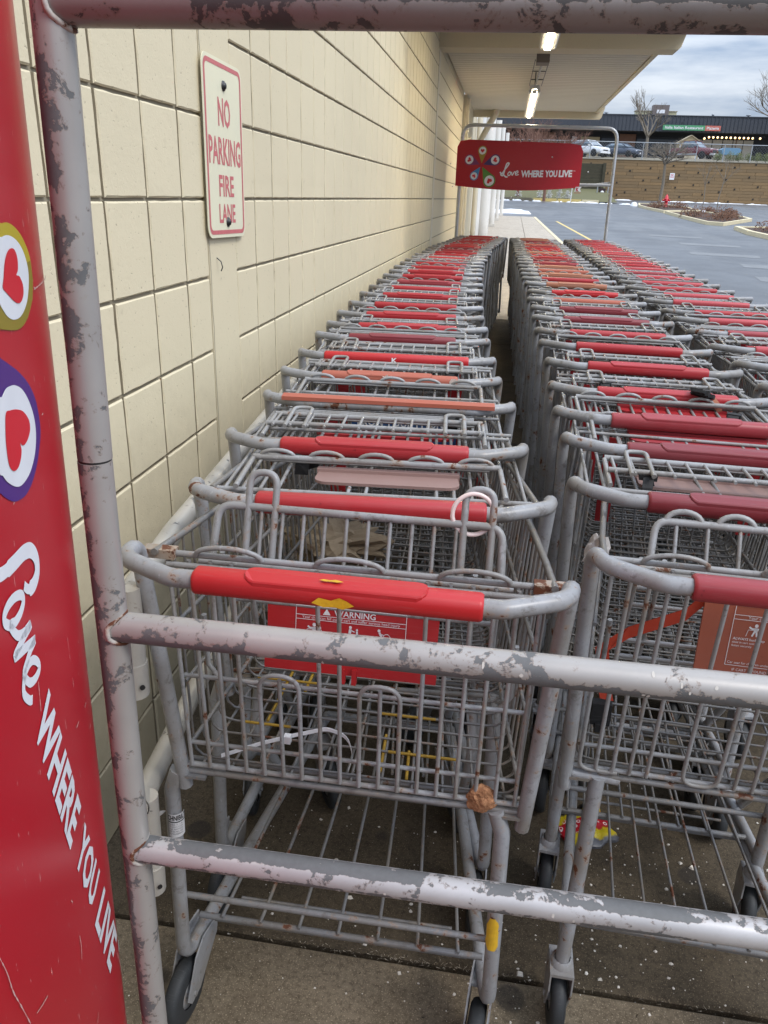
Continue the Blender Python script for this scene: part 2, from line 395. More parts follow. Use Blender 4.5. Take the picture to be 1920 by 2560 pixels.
mark('road_marking', [(2.70, 25.4), (2.80, 25.4), (2.2, 37.4), (2.09, 37.4)], 'yellow_paint')
for i in range(4):
    yy = 20.5 + i * .9; mark('road_marking', [(2.1, yy), (2.55, yy + .1), (2.5, yy + .4), (2.15, yy + .22)], 'white_paint')
for i, (x, yy) in enumerate(((5.0, 30), (5.4, 26.5), (5.0, 23), (5.6, 20), (5.2, 17.2), (5.8, 15))):
    mark('road_marking', [(x, yy), (x + 1.7, yy - .35), (x + 1.9, yy + .45), (x + .1, yy + .9)], 'white_paint', .004)

# ------------------------------------------------------------------ block wall beside the carts
BW = .2032; XW = -.81
wall = empty('block_wall', (XW, 0, 0), label='cream painted concrete block wall running along the left of the carts', cat='wall')
def block_mesh(wy, hz, seed):
    rnd = random.Random(seed); j = lambda a: rnd.uniform(-a, a)
    gh, gv, c, d = .0036, .0056, .0036, .011
    y0, y1, z0, z1 = gv, wy - gv, gh, hz - gh; N = 5
    def ring(ins, x, jit):
        pts = []
        for k in range(N): pts.append((x + j(.0004), y0 + ins + (y1 - y0 - 2 * ins) * k / N, z0 + ins + j(jit)))
        for k in range(N): pts.append((x + j(.0004), y1 - ins + j(jit), z0 + ins + (z1 - z0 - 2 * ins) * k / N))
        for k in range(N): pts.append((x + j(.0004), y1 - ins - (y1 - y0 - 2 * ins) * k / N, z1 - ins + j(jit)))
        for k in range(N): pts.append((x + j(.0004), y0 + ins + j(jit), z1 - ins - (z1 - z0 - 2 * ins) * k / N))
        return pts
    a = ring(0, -d, .0006); b = ring(0, -c, .0009); e = ring(c, 0, .0007); n = len(a)
    m = MB(); m.add(a + b + e, [(i, (i + 1) % n, (i + 1) % n + n, i + n) for i in range(n)] + [(i + n, (i + 1) % n + n, (i + 1) % n + 2 * n, i + 2 * n) for i in range(n)] + [tuple(range(2 * n, 3 * n))])
    return m
cols = [(.354 + BW * k, BW) for k in range(8)] + [(.354 + BW * 8, 2.142 - (.354 + BW * 8))]
k0 = 2.372
while k0 < 8.62: cols.append((k0, BW)); k0 += BW
yend = k0
cells = []
cr = co.matrix_world.inverted()
for cy, cw in cols:
    for r_ in range(15):
        cz = r_ * BW; q = cr @ Vector((XW, cy + cw / 2, cz + BW / 2)); dep = -q.z
        sx, sy = q.x / dep * 1920, -q.y / dep * 1920
        vis = dep > 0 and abs(sx) < 990 and -1290 < sy < 1300 and not (cz + BW < .85 and cy > 2.0)
        dist2 = q.length_squared; area = (abs(XW) / math.sqrt(dist2)) / dist2
        cells.append((area if vis else -1 / (1 + dist2), cy, cw, cz))
cells.sort(reverse=True)
def two_tone(mb_):
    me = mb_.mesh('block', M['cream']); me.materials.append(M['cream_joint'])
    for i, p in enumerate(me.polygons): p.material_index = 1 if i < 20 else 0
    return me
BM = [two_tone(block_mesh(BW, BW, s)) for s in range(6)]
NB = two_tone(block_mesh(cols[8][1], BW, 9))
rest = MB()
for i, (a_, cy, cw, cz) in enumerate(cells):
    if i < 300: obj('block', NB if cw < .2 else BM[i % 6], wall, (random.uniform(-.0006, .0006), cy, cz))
    else:
        bm_ = block_mesh(cw, BW, i % 6); rest.add([(v[0], v[1] + cy, v[2] + cz) for v in bm_.v], bm_.f)
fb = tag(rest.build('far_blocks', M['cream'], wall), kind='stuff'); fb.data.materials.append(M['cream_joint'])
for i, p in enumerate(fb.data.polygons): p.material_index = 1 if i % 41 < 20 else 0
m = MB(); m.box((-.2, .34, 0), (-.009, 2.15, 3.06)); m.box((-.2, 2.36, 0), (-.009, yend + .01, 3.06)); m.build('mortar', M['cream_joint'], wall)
# rendered control joint between the two runs, with a ragged caulk line
m = MB(); m.box((-.2, 2.1432, 0), (-.0006, 2.3708, 3.06)); m.build('render_strip', M['cream'], wall)
m = MB(); pz = [(random.uniform(-.004, .004), k * .06) for k in range(52)]
m.add([(.0, 2.150 + a + s * .0016, z) for a, z in pz for s in (-1, 1)] , [(2 * i, 2 * i + 1, 2 * i + 3, 2 * i + 2) for i in range(51)]); m.build('caulk_crack', M['cream_joint'], wall)
m = MB(); m.box((-.2, yend + .012, 0), (.004, yend + .17, 3.06)); m.build('corner_strip', M['cream_smooth'], wall)
for k in range(15):
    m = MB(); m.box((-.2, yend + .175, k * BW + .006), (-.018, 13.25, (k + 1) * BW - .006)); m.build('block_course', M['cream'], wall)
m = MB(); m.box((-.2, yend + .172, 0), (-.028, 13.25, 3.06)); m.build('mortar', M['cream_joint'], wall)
m = MB(); m.tube([(.0, 2.20, 1.268), (.012, 2.20, 1.258), (.016, 2.20, 1.243), (.01, 2.203, 1.232)], .0016, 6); m.build('wire_stub', M['dark_metal'], wall)
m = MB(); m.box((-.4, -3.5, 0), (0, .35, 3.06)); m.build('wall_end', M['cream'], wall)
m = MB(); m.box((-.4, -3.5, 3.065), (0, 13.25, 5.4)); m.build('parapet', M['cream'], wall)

# pier, pipes, far columns and pale shop wall beyond
pier = empty('stucco_pier', (-.78, 13.3, 0), label='rough cream stucco pier at the far end of the block wall', cat='pier')
m = MB(); m.box((-.3, 0, 0), (0, 4.0, 2.9)); m.build('pier_body', M['stucco'], pier)
cd = empty('wall_conduit', (-.76, 13.36, 0), label='cream painted conduit running up the stucco pier', cat='conduit')
m = MB(); m.box((-.017, 0, 0.0), (.02, .22, 2.86)); m.build('conduit_box', M['cream_smooth'], cd)
m = MB(); m.tube([(.025, .42, 0), (.025, .42, 2.35)], .032, 10); m.build('conduit_pipe', M['cream_smooth'], cd)
fw = empty('shop_wall', (0, 0, 0), label='pale rendered shop front wall stretching behind the white columns', cat='wall')
m = MB(); m.box((-1.4, 17.35, 0), (-.80, 38, 4.2)); m.build('wall_face', M['white_wall'], fw)
for nm, x, yy, d, lab in (('column', -.6, 20.7, .236, 'wide round white column nearest the stucco pier, under the far sign'), ('column', -.58, 29.5, .185, 'round white column second beyond the stucco pier'),
                          ('column', -.47, 33.6, .145, 'slim round white column third beyond the stucco pier'), ('column', -.34, 38.0, .15, 'round white column at the far corner of the sidewalk')):
    c_ = empty(nm, (x, yy, rise(yy)), label=lab, cat='column', group='white columns along the shop front')
    m = MB(); m.lathe([(d / 2, 0.0), (d / 2, 3.4)], 20); m.build('shaft', M['white_wall'], c_)
    m = MB(); m.box((-d * .62, -d * .62, 0), (d * .62, d * .62, .1)); m.build('base', M['white_wall'], c_)
dp = empty('drain_pipe', (-.7, 16.8, rise(16.8)), label='tan vertical drain pipe between stucco pier and first white column', cat='pipe')
m = MB(); m.tube([(0, 0, 0), (0, 0, 3.2)], .052, 14); m.build('pipe', M['cream_smooth'], dp)
m = MB(); [m.tube([(0, 0, z), (0, 0, z + .04)], .058, 14) for z in (.6, 1.9)]; m.build('clamp', M['cream_smooth'], dp)
el = empty('drain_elbow', (-.37, 15.35, 2.9), label='cream drain pipe with elbow dropping diagonally from the canopy', cat='pipe')
m = MB(); m.tube([(0, 0, .06), (0, 0, -.06), (-.1, .05, -.22), (-.34, .5, -.62)], .052, 14, .08); m.build('pipe', M['cream_smooth'], el)
m = MB(); m.tube([(0, 0, -.012), (0, 0, .03)], .062, 14); m.build('collar', M['cream_smooth'], el)

# ------------------------------------------------------------------ canopy
can = empty('canopy', (0, 0, 2.9), label='cream canopy with ribbed soffit and two deep beams over the sidewalk', cat='canopy')
CY = 6.0
def ribs(x0, x1, y0, y1, z, pitch=.15):
    m = MB(); n = int((y1 - y0) / pitch)
    pr = []
    for i in range(n):
        a = y0 + (y1 - y0) * i / n; b = y0 + (y1 - y0) * (i + 1) / n
        pr += [(a, z), (b - .022, z), (b - .018, z + .014), (b - .004, z + .014)]
    pr.append((y1, z)); k = len(pr)
    m.add([(x, p[0], p[1]) for p in pr for x in (x0, x1)], [(2 * i, 2 * i + 1, 2 * i + 3, 2 * i + 2) for i in range(k - 1)])
    return m
ribs(-.81, 1.345, 8.93, 15.48, 0).build('soffit_panel', M['soffit'], can)
ribs(-.70, 1.47, CY, 8.60, .045).build('soffit_panel', M['soffit'], can)
m = MB(); m.box((-.81, CY, .03), (-.703, 8.6, .09)); m.build('edge_trim', M['soffit_beam'], can)
def beam(y0, y1, x1, zb, zt):
    m = MB(); m.prism([(-.81, y0, zb), (x1 - .02, y0, zb), (x1, y0, zb + .02), (x1 + .05, y0, zt + .05), (-.81, y0, zt + .05)], (0, y1 - y0, 0)); m.build('beam', M['soffit_beam'], can)
m = MB(); m.box((-.81, CY - .12, -.02), (1.54, CY - .003, .25)); m.build('end_fascia', M['soffit_beam'], can)
beam(8.62, 8.92, 1.46, -.108, .03); beam(15.5, 15.62, 1.46, -.108, .03)
m = MB(); m.prism([(1.35, 8.925, -.012), (1.40, 8.925, -.012), (1.47, 8.925, .12), (1.35, 8.925, .12)], (0, 6.57, 0)); m.build('fascia', M['soffit_beam'], can)
m = MB(); m.prism([(1.475, CY, .03), (1.52, CY, .03), (1.54, CY, .2), (1.475, CY, .2)], (0, 8.6 - CY, 0)); m.build('fascia', M['soffit_beam'], can)
m = MB(); m.box((-.81, CY, .1), (1.50, 15.6, .22)); m.build('roof_deck', M['soffit'], can)

# strip lights
def strip_light(x, y0, y1, z, label):
    s = empty('strip_light', (x, y0, z), label=label, cat='strip light', group='strip lights under the canopy'); l = y1 - y0
    m = MB(); m.prism([(-.075, 0, -.03), (-.06, 0, -.045), (-.03, 0, -.045), (-.03, 0, -.005), (.03, 0, -.005), (.03, 0, -.045), (.06, 0, -.045), (.075, 0, -.03), (.05, 0, .04), (-.05, 0, .04)], (0, l, 0)); m.build('reflector', M['white_wall'], s)
    m = MB(); m.tube([(0, .05, -.038), (0, l - .05, -.038)], .019, 12); m.build('tube', M['tube_light'], s)
    for yy in (.0, l - .05):
        m = MB(); m.box((-.028, yy, -.055), (.028, yy + .045, -.012)); m.build('lamp_holder', M['white_wall'], s)
    return s
s1 = strip_light(.205, 6.2, 7.75, 2.69, 'lit fluorescent strip light nearer the camera, partly behind the top bar')
s2 = strip_light(.182, 10.75, 13.85, 2.70, 'lit fluorescent strip light farther along, past the grey junction box')
for s, l in ((s1, 1.55), (s2, 3.1)):
    for yy in (.2, l - .2):
        m = MB(); m.tube([(0, yy, .04), (0, yy, .205)], .006, 6); m.build('hanger', M['dark_metal'], s)
jb = empty('junction_box', (.21, 9.15, 2.74), label='grey junction box with conduit and wires leading to the far strip light', cat='junction box')
m = MB(); m.box((-.065, -.06, 0), (.065, .16, .155)); m.build('box', flat('taupe box', (.17, .14, .12), .6), jb)
m = MB(); m.tube([(0, .16, .03), (-.025, 1.6, .0)], .012, 8); m.build('conduit', M['steel'], jb)
m = MB(); [m.tube([(sx, .14, .05), (sx - .02, 1.7, .0)], .005, 6) for sx in (-.075, .07)]; [m.tube([(-.09, yy, .03), (.06, yy, .03)], .005, 6) for yy in (.75, 1.4)]; m.build('wire', M['dark_metal'], jb)
# ------------------------------------------------------------------ shopping carts (local: x right, y forward, z up, origin on the floor under the handle)
HY = -.048
def arch(x, w_, y0, z0, y1, z1):
    return [(x - w_ * math.cos(math.pi * k / 10), y0 + (y1 - y0) * math.sin(math.pi * k / 10), z0 + (z1 - z0) * math.sin(math.pi * k / 10)) for k in range(11)]
def mirror(pts): return [(-x, y, z) for x, y, z in pts]
def handle_mesh(n=10):
    m = MB(); h = [(.268, .088, .56), (.285, .036, 1.010), (.274, -.022, 1.017), (.20, -.058, 1.016)]
    m.tube(h + mirror(h[::-1]), .0116, n, .04, 6); return m
def chassis_mesh(kind, n=9):
    m = MB()
    for s in (1, -1):
        f = lambda pts: [(x * s, y, z) for x, y, z in pts]
        if kind == 'bent':
            m.tube(f([(.252, .085, .592), (.265, .085, .55), (.277, .095, .140), (.245, .30, .150), (.165, .83, .15)]), .0130, n, .045, 4)
        else:
            m.tube(f([(.216, .085, .592), (.222, .088, .152)]), .0136, n)
            m.tube(f([(.222, .10, .20), (.205, .30, .185), (.155, .83, .15)]), .0115, n, .05, 3); m.tube(f([(.26, .084, .592), (.18, .086, .586)]), .008, 7)
        m.tube(f([(.205, .40, .62), (.215, .36, .46), (.205, .56, .165)]), .0105, n, .05, 3)
    m.tube([(-.165, .83, .15), (.165, .83, .15)], .0115, n)
    return m
def tray_mesh(nested=False):
    m = MB()
    if not nested:
        m.tube([(-.262, .145, .198), (.262, .145, .198)], .0060, 8); m.tube([(-.235, .150, .186), (.235, .150, .186)], .0040, 7); m.tube([(-.205, .215, .172), (.205, .215, .172)], .0034, 6)
    m.tube([(-.205, .52, .182), (.205, .52, .182)], .0042, 6); m.tube([(-.17, .80, .20), (.17, .80, .20)], .005, 6)
    for i in range(7):
        t = -1 + i / 3; m.tube([(.218 * t, .14 if not nested else .30, .205), (.165 * t, .80, .206)], .0035, 6)
    return m
def basket_mesh():
    m = MB(); Y0, Y1 = .092, .862
    def T(y): return (y - Y0) / (Y1 - Y0)
    ht = lambda y: .266 - .080 * T(y); hb = lambda y: .257 - .105 * T(y)
    zt = lambda y: .985 - .04 * T(y); zb = lambda y: .606 + .085 * T(y)
    n = 28
    for i in range(n):
        y = Y0 + .012 + (Y1 - Y0 - .012) * i / (n - 1)
        m.tube([(-ht(y), y, zt(y)), (-hb(y), y, zb(y)), (hb(y), y, zb(y)), (ht(y), y, zt(y))], .00225, 5, .03, 3, cap=False)
    for s in (1, -1):
        m.tube([(s * .266, .045, .995), (s * ht(Y0 + .05), Y0 + .05, zt(Y0 + .05) + .002), (s * ht(Y1), Y1, zt(Y1))], .0052, 7)
        for q, r in ((.1, .0036), (.4, .003), (.68, .0036)):
            m.tube([(s * (hb(y) + (ht(y) - hb(y)) * q - .004), y, zb(y) + (zt(y) - zb(y)) * q) for y in (Y0, Y1)], r, 6)
    m.tube([(-ht(Y1), Y1, zt(Y1)), (ht(Y1), Y1, zt(Y1))], .0048, 7)
    k = 11
    for i in range(k):
        t = -1 + 2 * i / (k - 1); m.tube([(t * hb(Y0) * .93, Y0, zb(Y0) - .004), (t * hb(Y1) * .93, Y1 - .002, zb(Y1) - .004), (t * ht(Y1) * .95, Y1 + .003, zt(Y1))], .0024, 5, .02, 2, cap=False)
    for q in (.3, .6): m.tube([(-(hb(Y1) + .041 * q), Y1 - .002, zb(Y1) + (zt(Y1) - zb(Y1)) * q), (hb(Y1) + .041 * q, Y1 - .002, zb(Y1) + (zt(Y1) - zb(Y1)) * q)], .0028, 5)
    m.tube([(-.268, .086, .592), (.268, .086, .592)], .0052, 8); m.tube([(-.262, .108, .598), (.262, .108, .598)], .0040, 7)
    for s in (1, -1):                                            # plate flanges where the basket meets the uprights
        m.box((s * .25 - .02, .075, .584), (s * .25 + .02, .112, .589))
    return m
def corner_strip_mesh():
    m = MB()
    for s in (1,):
        x = 0; m.prism([(x - .017, .842, .73), (x + .017, .842, .73), (x + .019, .846, .94), (x - .019, .846, .94)], (0, .006, 0))
    return m
def grip_mesh(kind):
    m = MB(); hw = {'ridge': .172, 'plain': .172, 'long': .205, 'strip': .235}[kind]; r = .0165
    if kind == 'strip':
        m.prism([(-hw, -.022, 1.022), (hw, -.022, 1.022), (hw, .004, 1.024), (-hw, .004, 1.024)], (0, 0, .0085)); return m
    prof = [(-.45, -.93), (.45, -.93), (.82, -.72), (1, -.3), (1, .3), (.86, .68), (.5, .92), (-.5, .92), (-.86, .68), (-1, .3), (-1, -.3), (-.82, -.72)]; NP = len(prof)
    rings = [(-hw, .86), (-hw + .002, .96), (-hw + .005, 1.0), (hw - .005, 1.0), (hw - .002, .96), (hw, .86)]
    vs = [(x, -.010 + p[0] * r * q, 1.0165 + p[1] * r * q) for x, q in rings for p in prof]; fs = []
    for i in range(5):
        for k in range(NP): fs.append((i * NP + k, i * NP + (k + 1) % NP, (i + 1) * NP + (k + 1) % NP, (i + 1) * NP + k))
    m.add(vs, fs, True); m.add(vs[:NP][::-1], [tuple(range(NP))]); m.add(vs[-NP:], [tuple(range(NP))])
    if kind == 'ridge':
        rr = [(-.108, 0), (-.100, .006), (-.096, .0105), (.096, .0105), (.100, .006), (.108, 0)]
        pts = [(sx * (.096 + .012 * math.cos(R(t))), -.0060 + sy_ * (.0045 + .010 * math.sin(R(t)))) for sx, sy_, rg in ((-1, -1, (0, 30, 60, 90)), (1, -1, (90, 60, 30, 0)), (1, 1, (0, 30, 60, 90)), (-1, 1, (90, 60, 30, 0))) for t in rg]
        nP = len(pts); zt_ = [1.0285, 1.0335, 1.0352]; ins = [1.0, 1.0, .93]
        vv = [(a * (1 - (1 - q) * .12), -.012 + (b + .006) * q * .95, z - 6.0 * max(0, -(b + .010)) ** 2 * 8) for z, q in zip(zt_, ins) for a, b in pts]
        m.add(vv, [(i * nP + k, i * nP + (k + 1) % nP, (i + 1) * nP + (k + 1) % nP, (i + 1) * nP + k) for i in range(2) for k in range(nP)] + [tuple(range(2 * nP, 3 * nP))])
    return m
GL = .388
def gate_frame(loops=True, slats=False):
    m = MB()
    m.tube([(-.248, 0, 0), (.248, 0, 0)], .0046, 8); m.tube([(-.236, -.010, -.012), (.236, -.010, -.012)], .0042, 8)
    m.tube([(-.236, .005, -.212), (.236, .005, -.212)], .0036, 7); m.tube([(-.236, .004, -.342), (.236, .004, -.342)], .0036, 7)
    m.tube([(-.244, 0, -GL + .004), (.244, 0, -GL + .004)], .0042, 8)
    for x in (-.155, 0.0, .155):                                   # small bent-wire bumpers on the top rail
        m.tube(arch(x, .043, -.004, .002, -.008, .019), .0036, 7)
    return m
def gate_wires():
    out = []; xs = [-.236 + .0278 * i for i in range(18)]
    for i, x in enumerate(xs):
        if i in (4, 6, 9, 11): continue
        a = -.006 if i not in (5, 10) else -.195
        out.append(MB().tube([(x, -.004, a), (x, -.004, -GL + .006)], .0031, 7))
    for i in (4, 9):
        a, b = xs[i], xs[i + 2]
        out.append(MB().tube([(a, -.006, -GL + .006), (a, -.006, -.186), (b, -.006, -.186), (b, -.006, -GL + .006)], .0034, 7, .027, 6))
    return out
def gate_wires_u():
    xs = [-.236 + .0262 * i for i in range(19)]; out = []; zb = -GL + .004
    out.append(MB().tube([(xs[0], -.006, -.006), (xs[0], -.006, zb), (xs[0] + .06, -.006, zb)], .0034, 7, .02, 5))
    for a, b in ((1, 2), (6, 8), (11, 12), (15, 17)): out.append(MB().tube([(xs[a], -.006, -.006), (xs[a], -.006, zb - .002), (xs[b], -.006, zb - .002), (xs[b], -.006, -.006)], .0034, 7, .022, 6))
    for i in (3, 4, 9, 10, 13, 14, 18): out.append(MB().tube([(xs[i], -.005, -.006), (xs[i], -.005, zb)], .0032, 7))
    return out
def folded_seat(kind):
    """child seat folded against the lifted gate: rail with bumper loops, rungs and a pack of parallel slats"""
    m = MB(); W = .205
    m.tube([(-W, .018, -.155), (W, .018, -.155)], .0058, 8)
    if kind != 'rungs':
        for i in range(5):
            x = -.165 + i * .0825; m.tube(arch(x, .028, .019, -.157, .032, -.155), .0036, 7)
    else:
        for x in (-.15, .15): m.tube([(x - .018, .024, -.05), (x - .018, .030, -.168), (x + .018, .030, -.168), (x + .018, .024, -.05)], .0042, 7, .014, 4)
        m.tube([(-W, .022, -.075), (W, .022, -.075)], .005, 8)
        for i in range(13): m.tube([(-W + .012 + i * .0325, .022, -.06), (-W + .012 + i * .0325, .020, -.158)], .003, 6)
    m.tube([(-W, .016, -.15), (-W, .012, -.02)], .0045, 7); m.tube([(W, .016, -.15), (W, .012, -.02)], .0045, 7)
    for k in range(6): m.tube([(-.19, .004 + .001 * k, -.178 - .0085 * k), (.19, .004 + .001 * k, -.178 - .0085 * k)], .0027, 6)
    return m
def standing_seat(kind):
    m = MB(); W = .196
    if kind == 'tall':
        m.tube([(-W - .004, .072, .955), (-W, .114, 1.044), (W, .114, 1.044), (W + .004, .072, .955)], .0056, 9, .022, 5)
        for i in range(10):
            x = -.135 + i * .03; m.tube([(x, .085, .968), (x, .114, 1.042)], .0027, 6)
        for x in (-.135, .163):
            m.tube([(x - .019, .078, .95), (x - .019, .130, 1.090), (x + .019, .130, 1.090), (x + .019, .078, .95)], .0050, 9, .019, 6)
    else:
        m.tube([(-W, .080, .965), (-W + .006, .118, 1.030), (W - .006, .118, 1.030), (W, .080, .965)], .0056, 9, .02, 5)
        for i in range(8):
            x = -.16 + i * .0457; m.tube([(x, .086, .968), (x, .118, 1.03)], .0031, 6)
        for i in range(5):
            x = -.15 + i * .075; m.tube(arch(x, .026, .118, 1.031, .124, 1.045), .0042, 7)
    m.tube([(-W - .02, .076, .972), (W + .02, .076, .972)], .0045, 8)
    # seat bottom racks behind the gate
    for z, a in ((.905, .2), (.872, .2), (.80, .2), (.765, .2)): m.tube([(-a, .15 + (.9 - z) * .2, z), (a, .15 + (.9 - z) * .2, z)], .0038, 7)
    for x in (-.2, -.165, .165, .2): m.tube([(x, .125, .965), (x, .185, .755)], .004, 7)
    for x in (-.232, .232): m.tube([(x, .12, .86), (x, .125, .77), (x * .93, .125, .745)], .0042, 7)
    return m
def plate_mesh(w, h, th=.005, r=.022):
    m = MB(); P = []
    for cx, cy, a0 in ((w / 2 - r, h - r, 0), (-w / 2 + r, h - r, 90)):
        for k in range(5): a = R(a0 + k * 22.5); P.append((cx + r * math.cos(a), 0, cy + r * math.sin(a)))
    P += [(-w / 2 + .002, 0, 0), (w / 2 - .002, 0, 0)]
    m.prism(P, (0, th, 0)); m.prism([(-w / 2 - .001, -.006, -.014), (w / 2 + .001, -.006, -.014), (w / 2 + .001, -.006, .003), (-w / 2 - .001, -.006, .003)], (0, .016, 0))
    m.box((-.012, -.012, -.026), (-.005, .0, -.002)); m.box((.005, -.012, -.026), (.012, .0, -.002))
    return m
def caster_mesh(kind):
    m = MB()
    if kind == 'side':
        for s in (-1, 1): m.prism([(s * .0185, -.060, .138), (s * .0185, -.028, .158), (s * .0185, .026, .150), (s * .0185, .018, .118), (s * .0185, -.055, .054), (s * .0185, -.088, .052), (s * .0185, -.098, .068)], (s * .003, 0, 0))
        m.box((-.0185, -.030, .131), (.0185, .024, .138)); m.tube([(-.025, -.075, .064), (.025, -.075, .064)], .005, 8); return m
    else:
        for s in (-1, 1): m.prism([(s * .0195, -.030, .155), (s * .0195, .032, .155), (s * .0195, .036, .115), (s * .0195, .016, .05), (s * .0195, -.010, .05), (s * .0195, -.034, .115)], (s * .003, 0, 0))
        m.box((-.0195, -.030, .148), (.0195, .032, .155)); m.lathe([(.0225, .155), (.0205, .163), (.016, .168)], 14)
    m.tube([(-.025, .002, .064), (.025, .002, .064)], .005, 8)
    return m
def wheel_mesh():
    rot = Matrix.Rotation(R(90), 4, 'Y'); m = MB()
    m.lathe([(.030, -.0135), (.052, -.0145), (.0595, -.0115), (.0625, -.006), (.0632, 0), (.0625, .006), (.0595, .0115), (.052, .0145), (.030, .0135)], 28, rot); return m
def hub_mesh():
    rot = Matrix.Rotation(R(90), 4, 'Y'); m = MB()
    m.lathe([(.006, -.016), (.012, -.016), (.014, -.011), (.030, -.0115), (.030, .0115), (.014, .011), (.012, .016), (.006, .016)], 20, rot); return m
def band_mesh(rnd):
    """webbing strap end draped over a rail"""
    m = MB(); w_ = rnd.uniform(.018, .026); a = rnd.uniform(-.3, .3)
    path = [(0, -.016, -.03), (.002, -.012, -.004), (0, 0, .009), (-.002, .012, .004), (.004, .02, -.02), (.012, .03, -.034)]
    vs = []; 
    for i, p in enumerate(path):
        for s in (-1, 1): vs.append((p[0] + s * w_ / 2 + a * p[1], p[1] + s * .002 * i, p[2] + rnd.uniform(-.002, .002)))
    n = len(path); up = [(v[0], v[1] + .0012, v[2] + .0016) for v in vs]
    fs = [(2 * i, 2 * i + 1, 2 * i + 3, 2 * i + 2) for i in range(n - 1)]
    m.add(vs, [f[::-1] for f in fs]); m.add(up, fs)
    m.box((-.016, .006, .003), (.016, .026, .012)); return m

ME = {'handle': handle_mesh().mesh('handle_bar', M['steel']), 'bent': chassis_mesh('bent').mesh('chassis', M['steel']), 'straight': chassis_mesh('straight').mesh('chassis', M['steel']),
      'tray': tray_mesh().mesh('lower_tray', M['steel_wire']), 'tray_nested': tray_mesh(True).mesh('lower_tray', M['steel_wire']), 'cross_bar': MB().tube([(-.268, .098, .302), (.268, .098, .302)], .0056, 8).mesh('cross_bar', M['steel_wire']), 'basket': basket_mesh().mesh('basket', M['steel_wire']), 'wheel': wheel_mesh().mesh('tyre', M['tyre']), 'hub': hub_mesh().mesh('hub', M['steel']),
      'side': caster_mesh('side').mesh('caster_fork', M['steel']), 'stem': caster_mesh('stem').mesh('caster_fork', M['steel']), 'gate': gate_frame().mesh('rear_gate', M['gate']),
      'loops': folded_seat('loops').mesh('folded_seat', M['gate']), 'rungs': folded_seat('rungs').mesh('folded_seat', M['gate']),
      'tall': standing_seat('tall').mesh('child_seat', M['gate']), 'low': standing_seat('low').mesh('child_seat', M['gate'])}
GW = gate_wires()
gw_all = MB()
for q in GW: gw_all.add(q.v, q.f, True)
ME['gate_wires'] = gw_all.mesh('gate_wire', M['gate'])
ME['gate_wire_list_u'] = [q.mesh('gate_wire', M['gate']) for q in gate_wires_u()]
ME['gate_wire_list'] = [q.mesh('gate_wire', M['gate']) for q in GW]
GRIP = {}
def grip(kind, col):
    if (kind, col) not in GRIP: GRIP[kind, col] = grip_mesh(kind).mesh('handle_grip', M[col])
    return GRIP[kind, col]
PLATE = {}
def plate(w_, h_, col):
    k = (w_, h_, col)
    if k not in PLATE: PLATE[k] = plate_mesh(w_, h_).mesh('seat_plate', M[col])
    return PLATE[k]
BAND = [band_mesh(random.Random(i)).mesh('seat_belt', M[c]) for i, c in enumerate(('black_web', 'black_web', 'tan', 'black_web', 'red'))]
STRIP = corner_strip_mesh().mesh('corner_strip', M['red'])

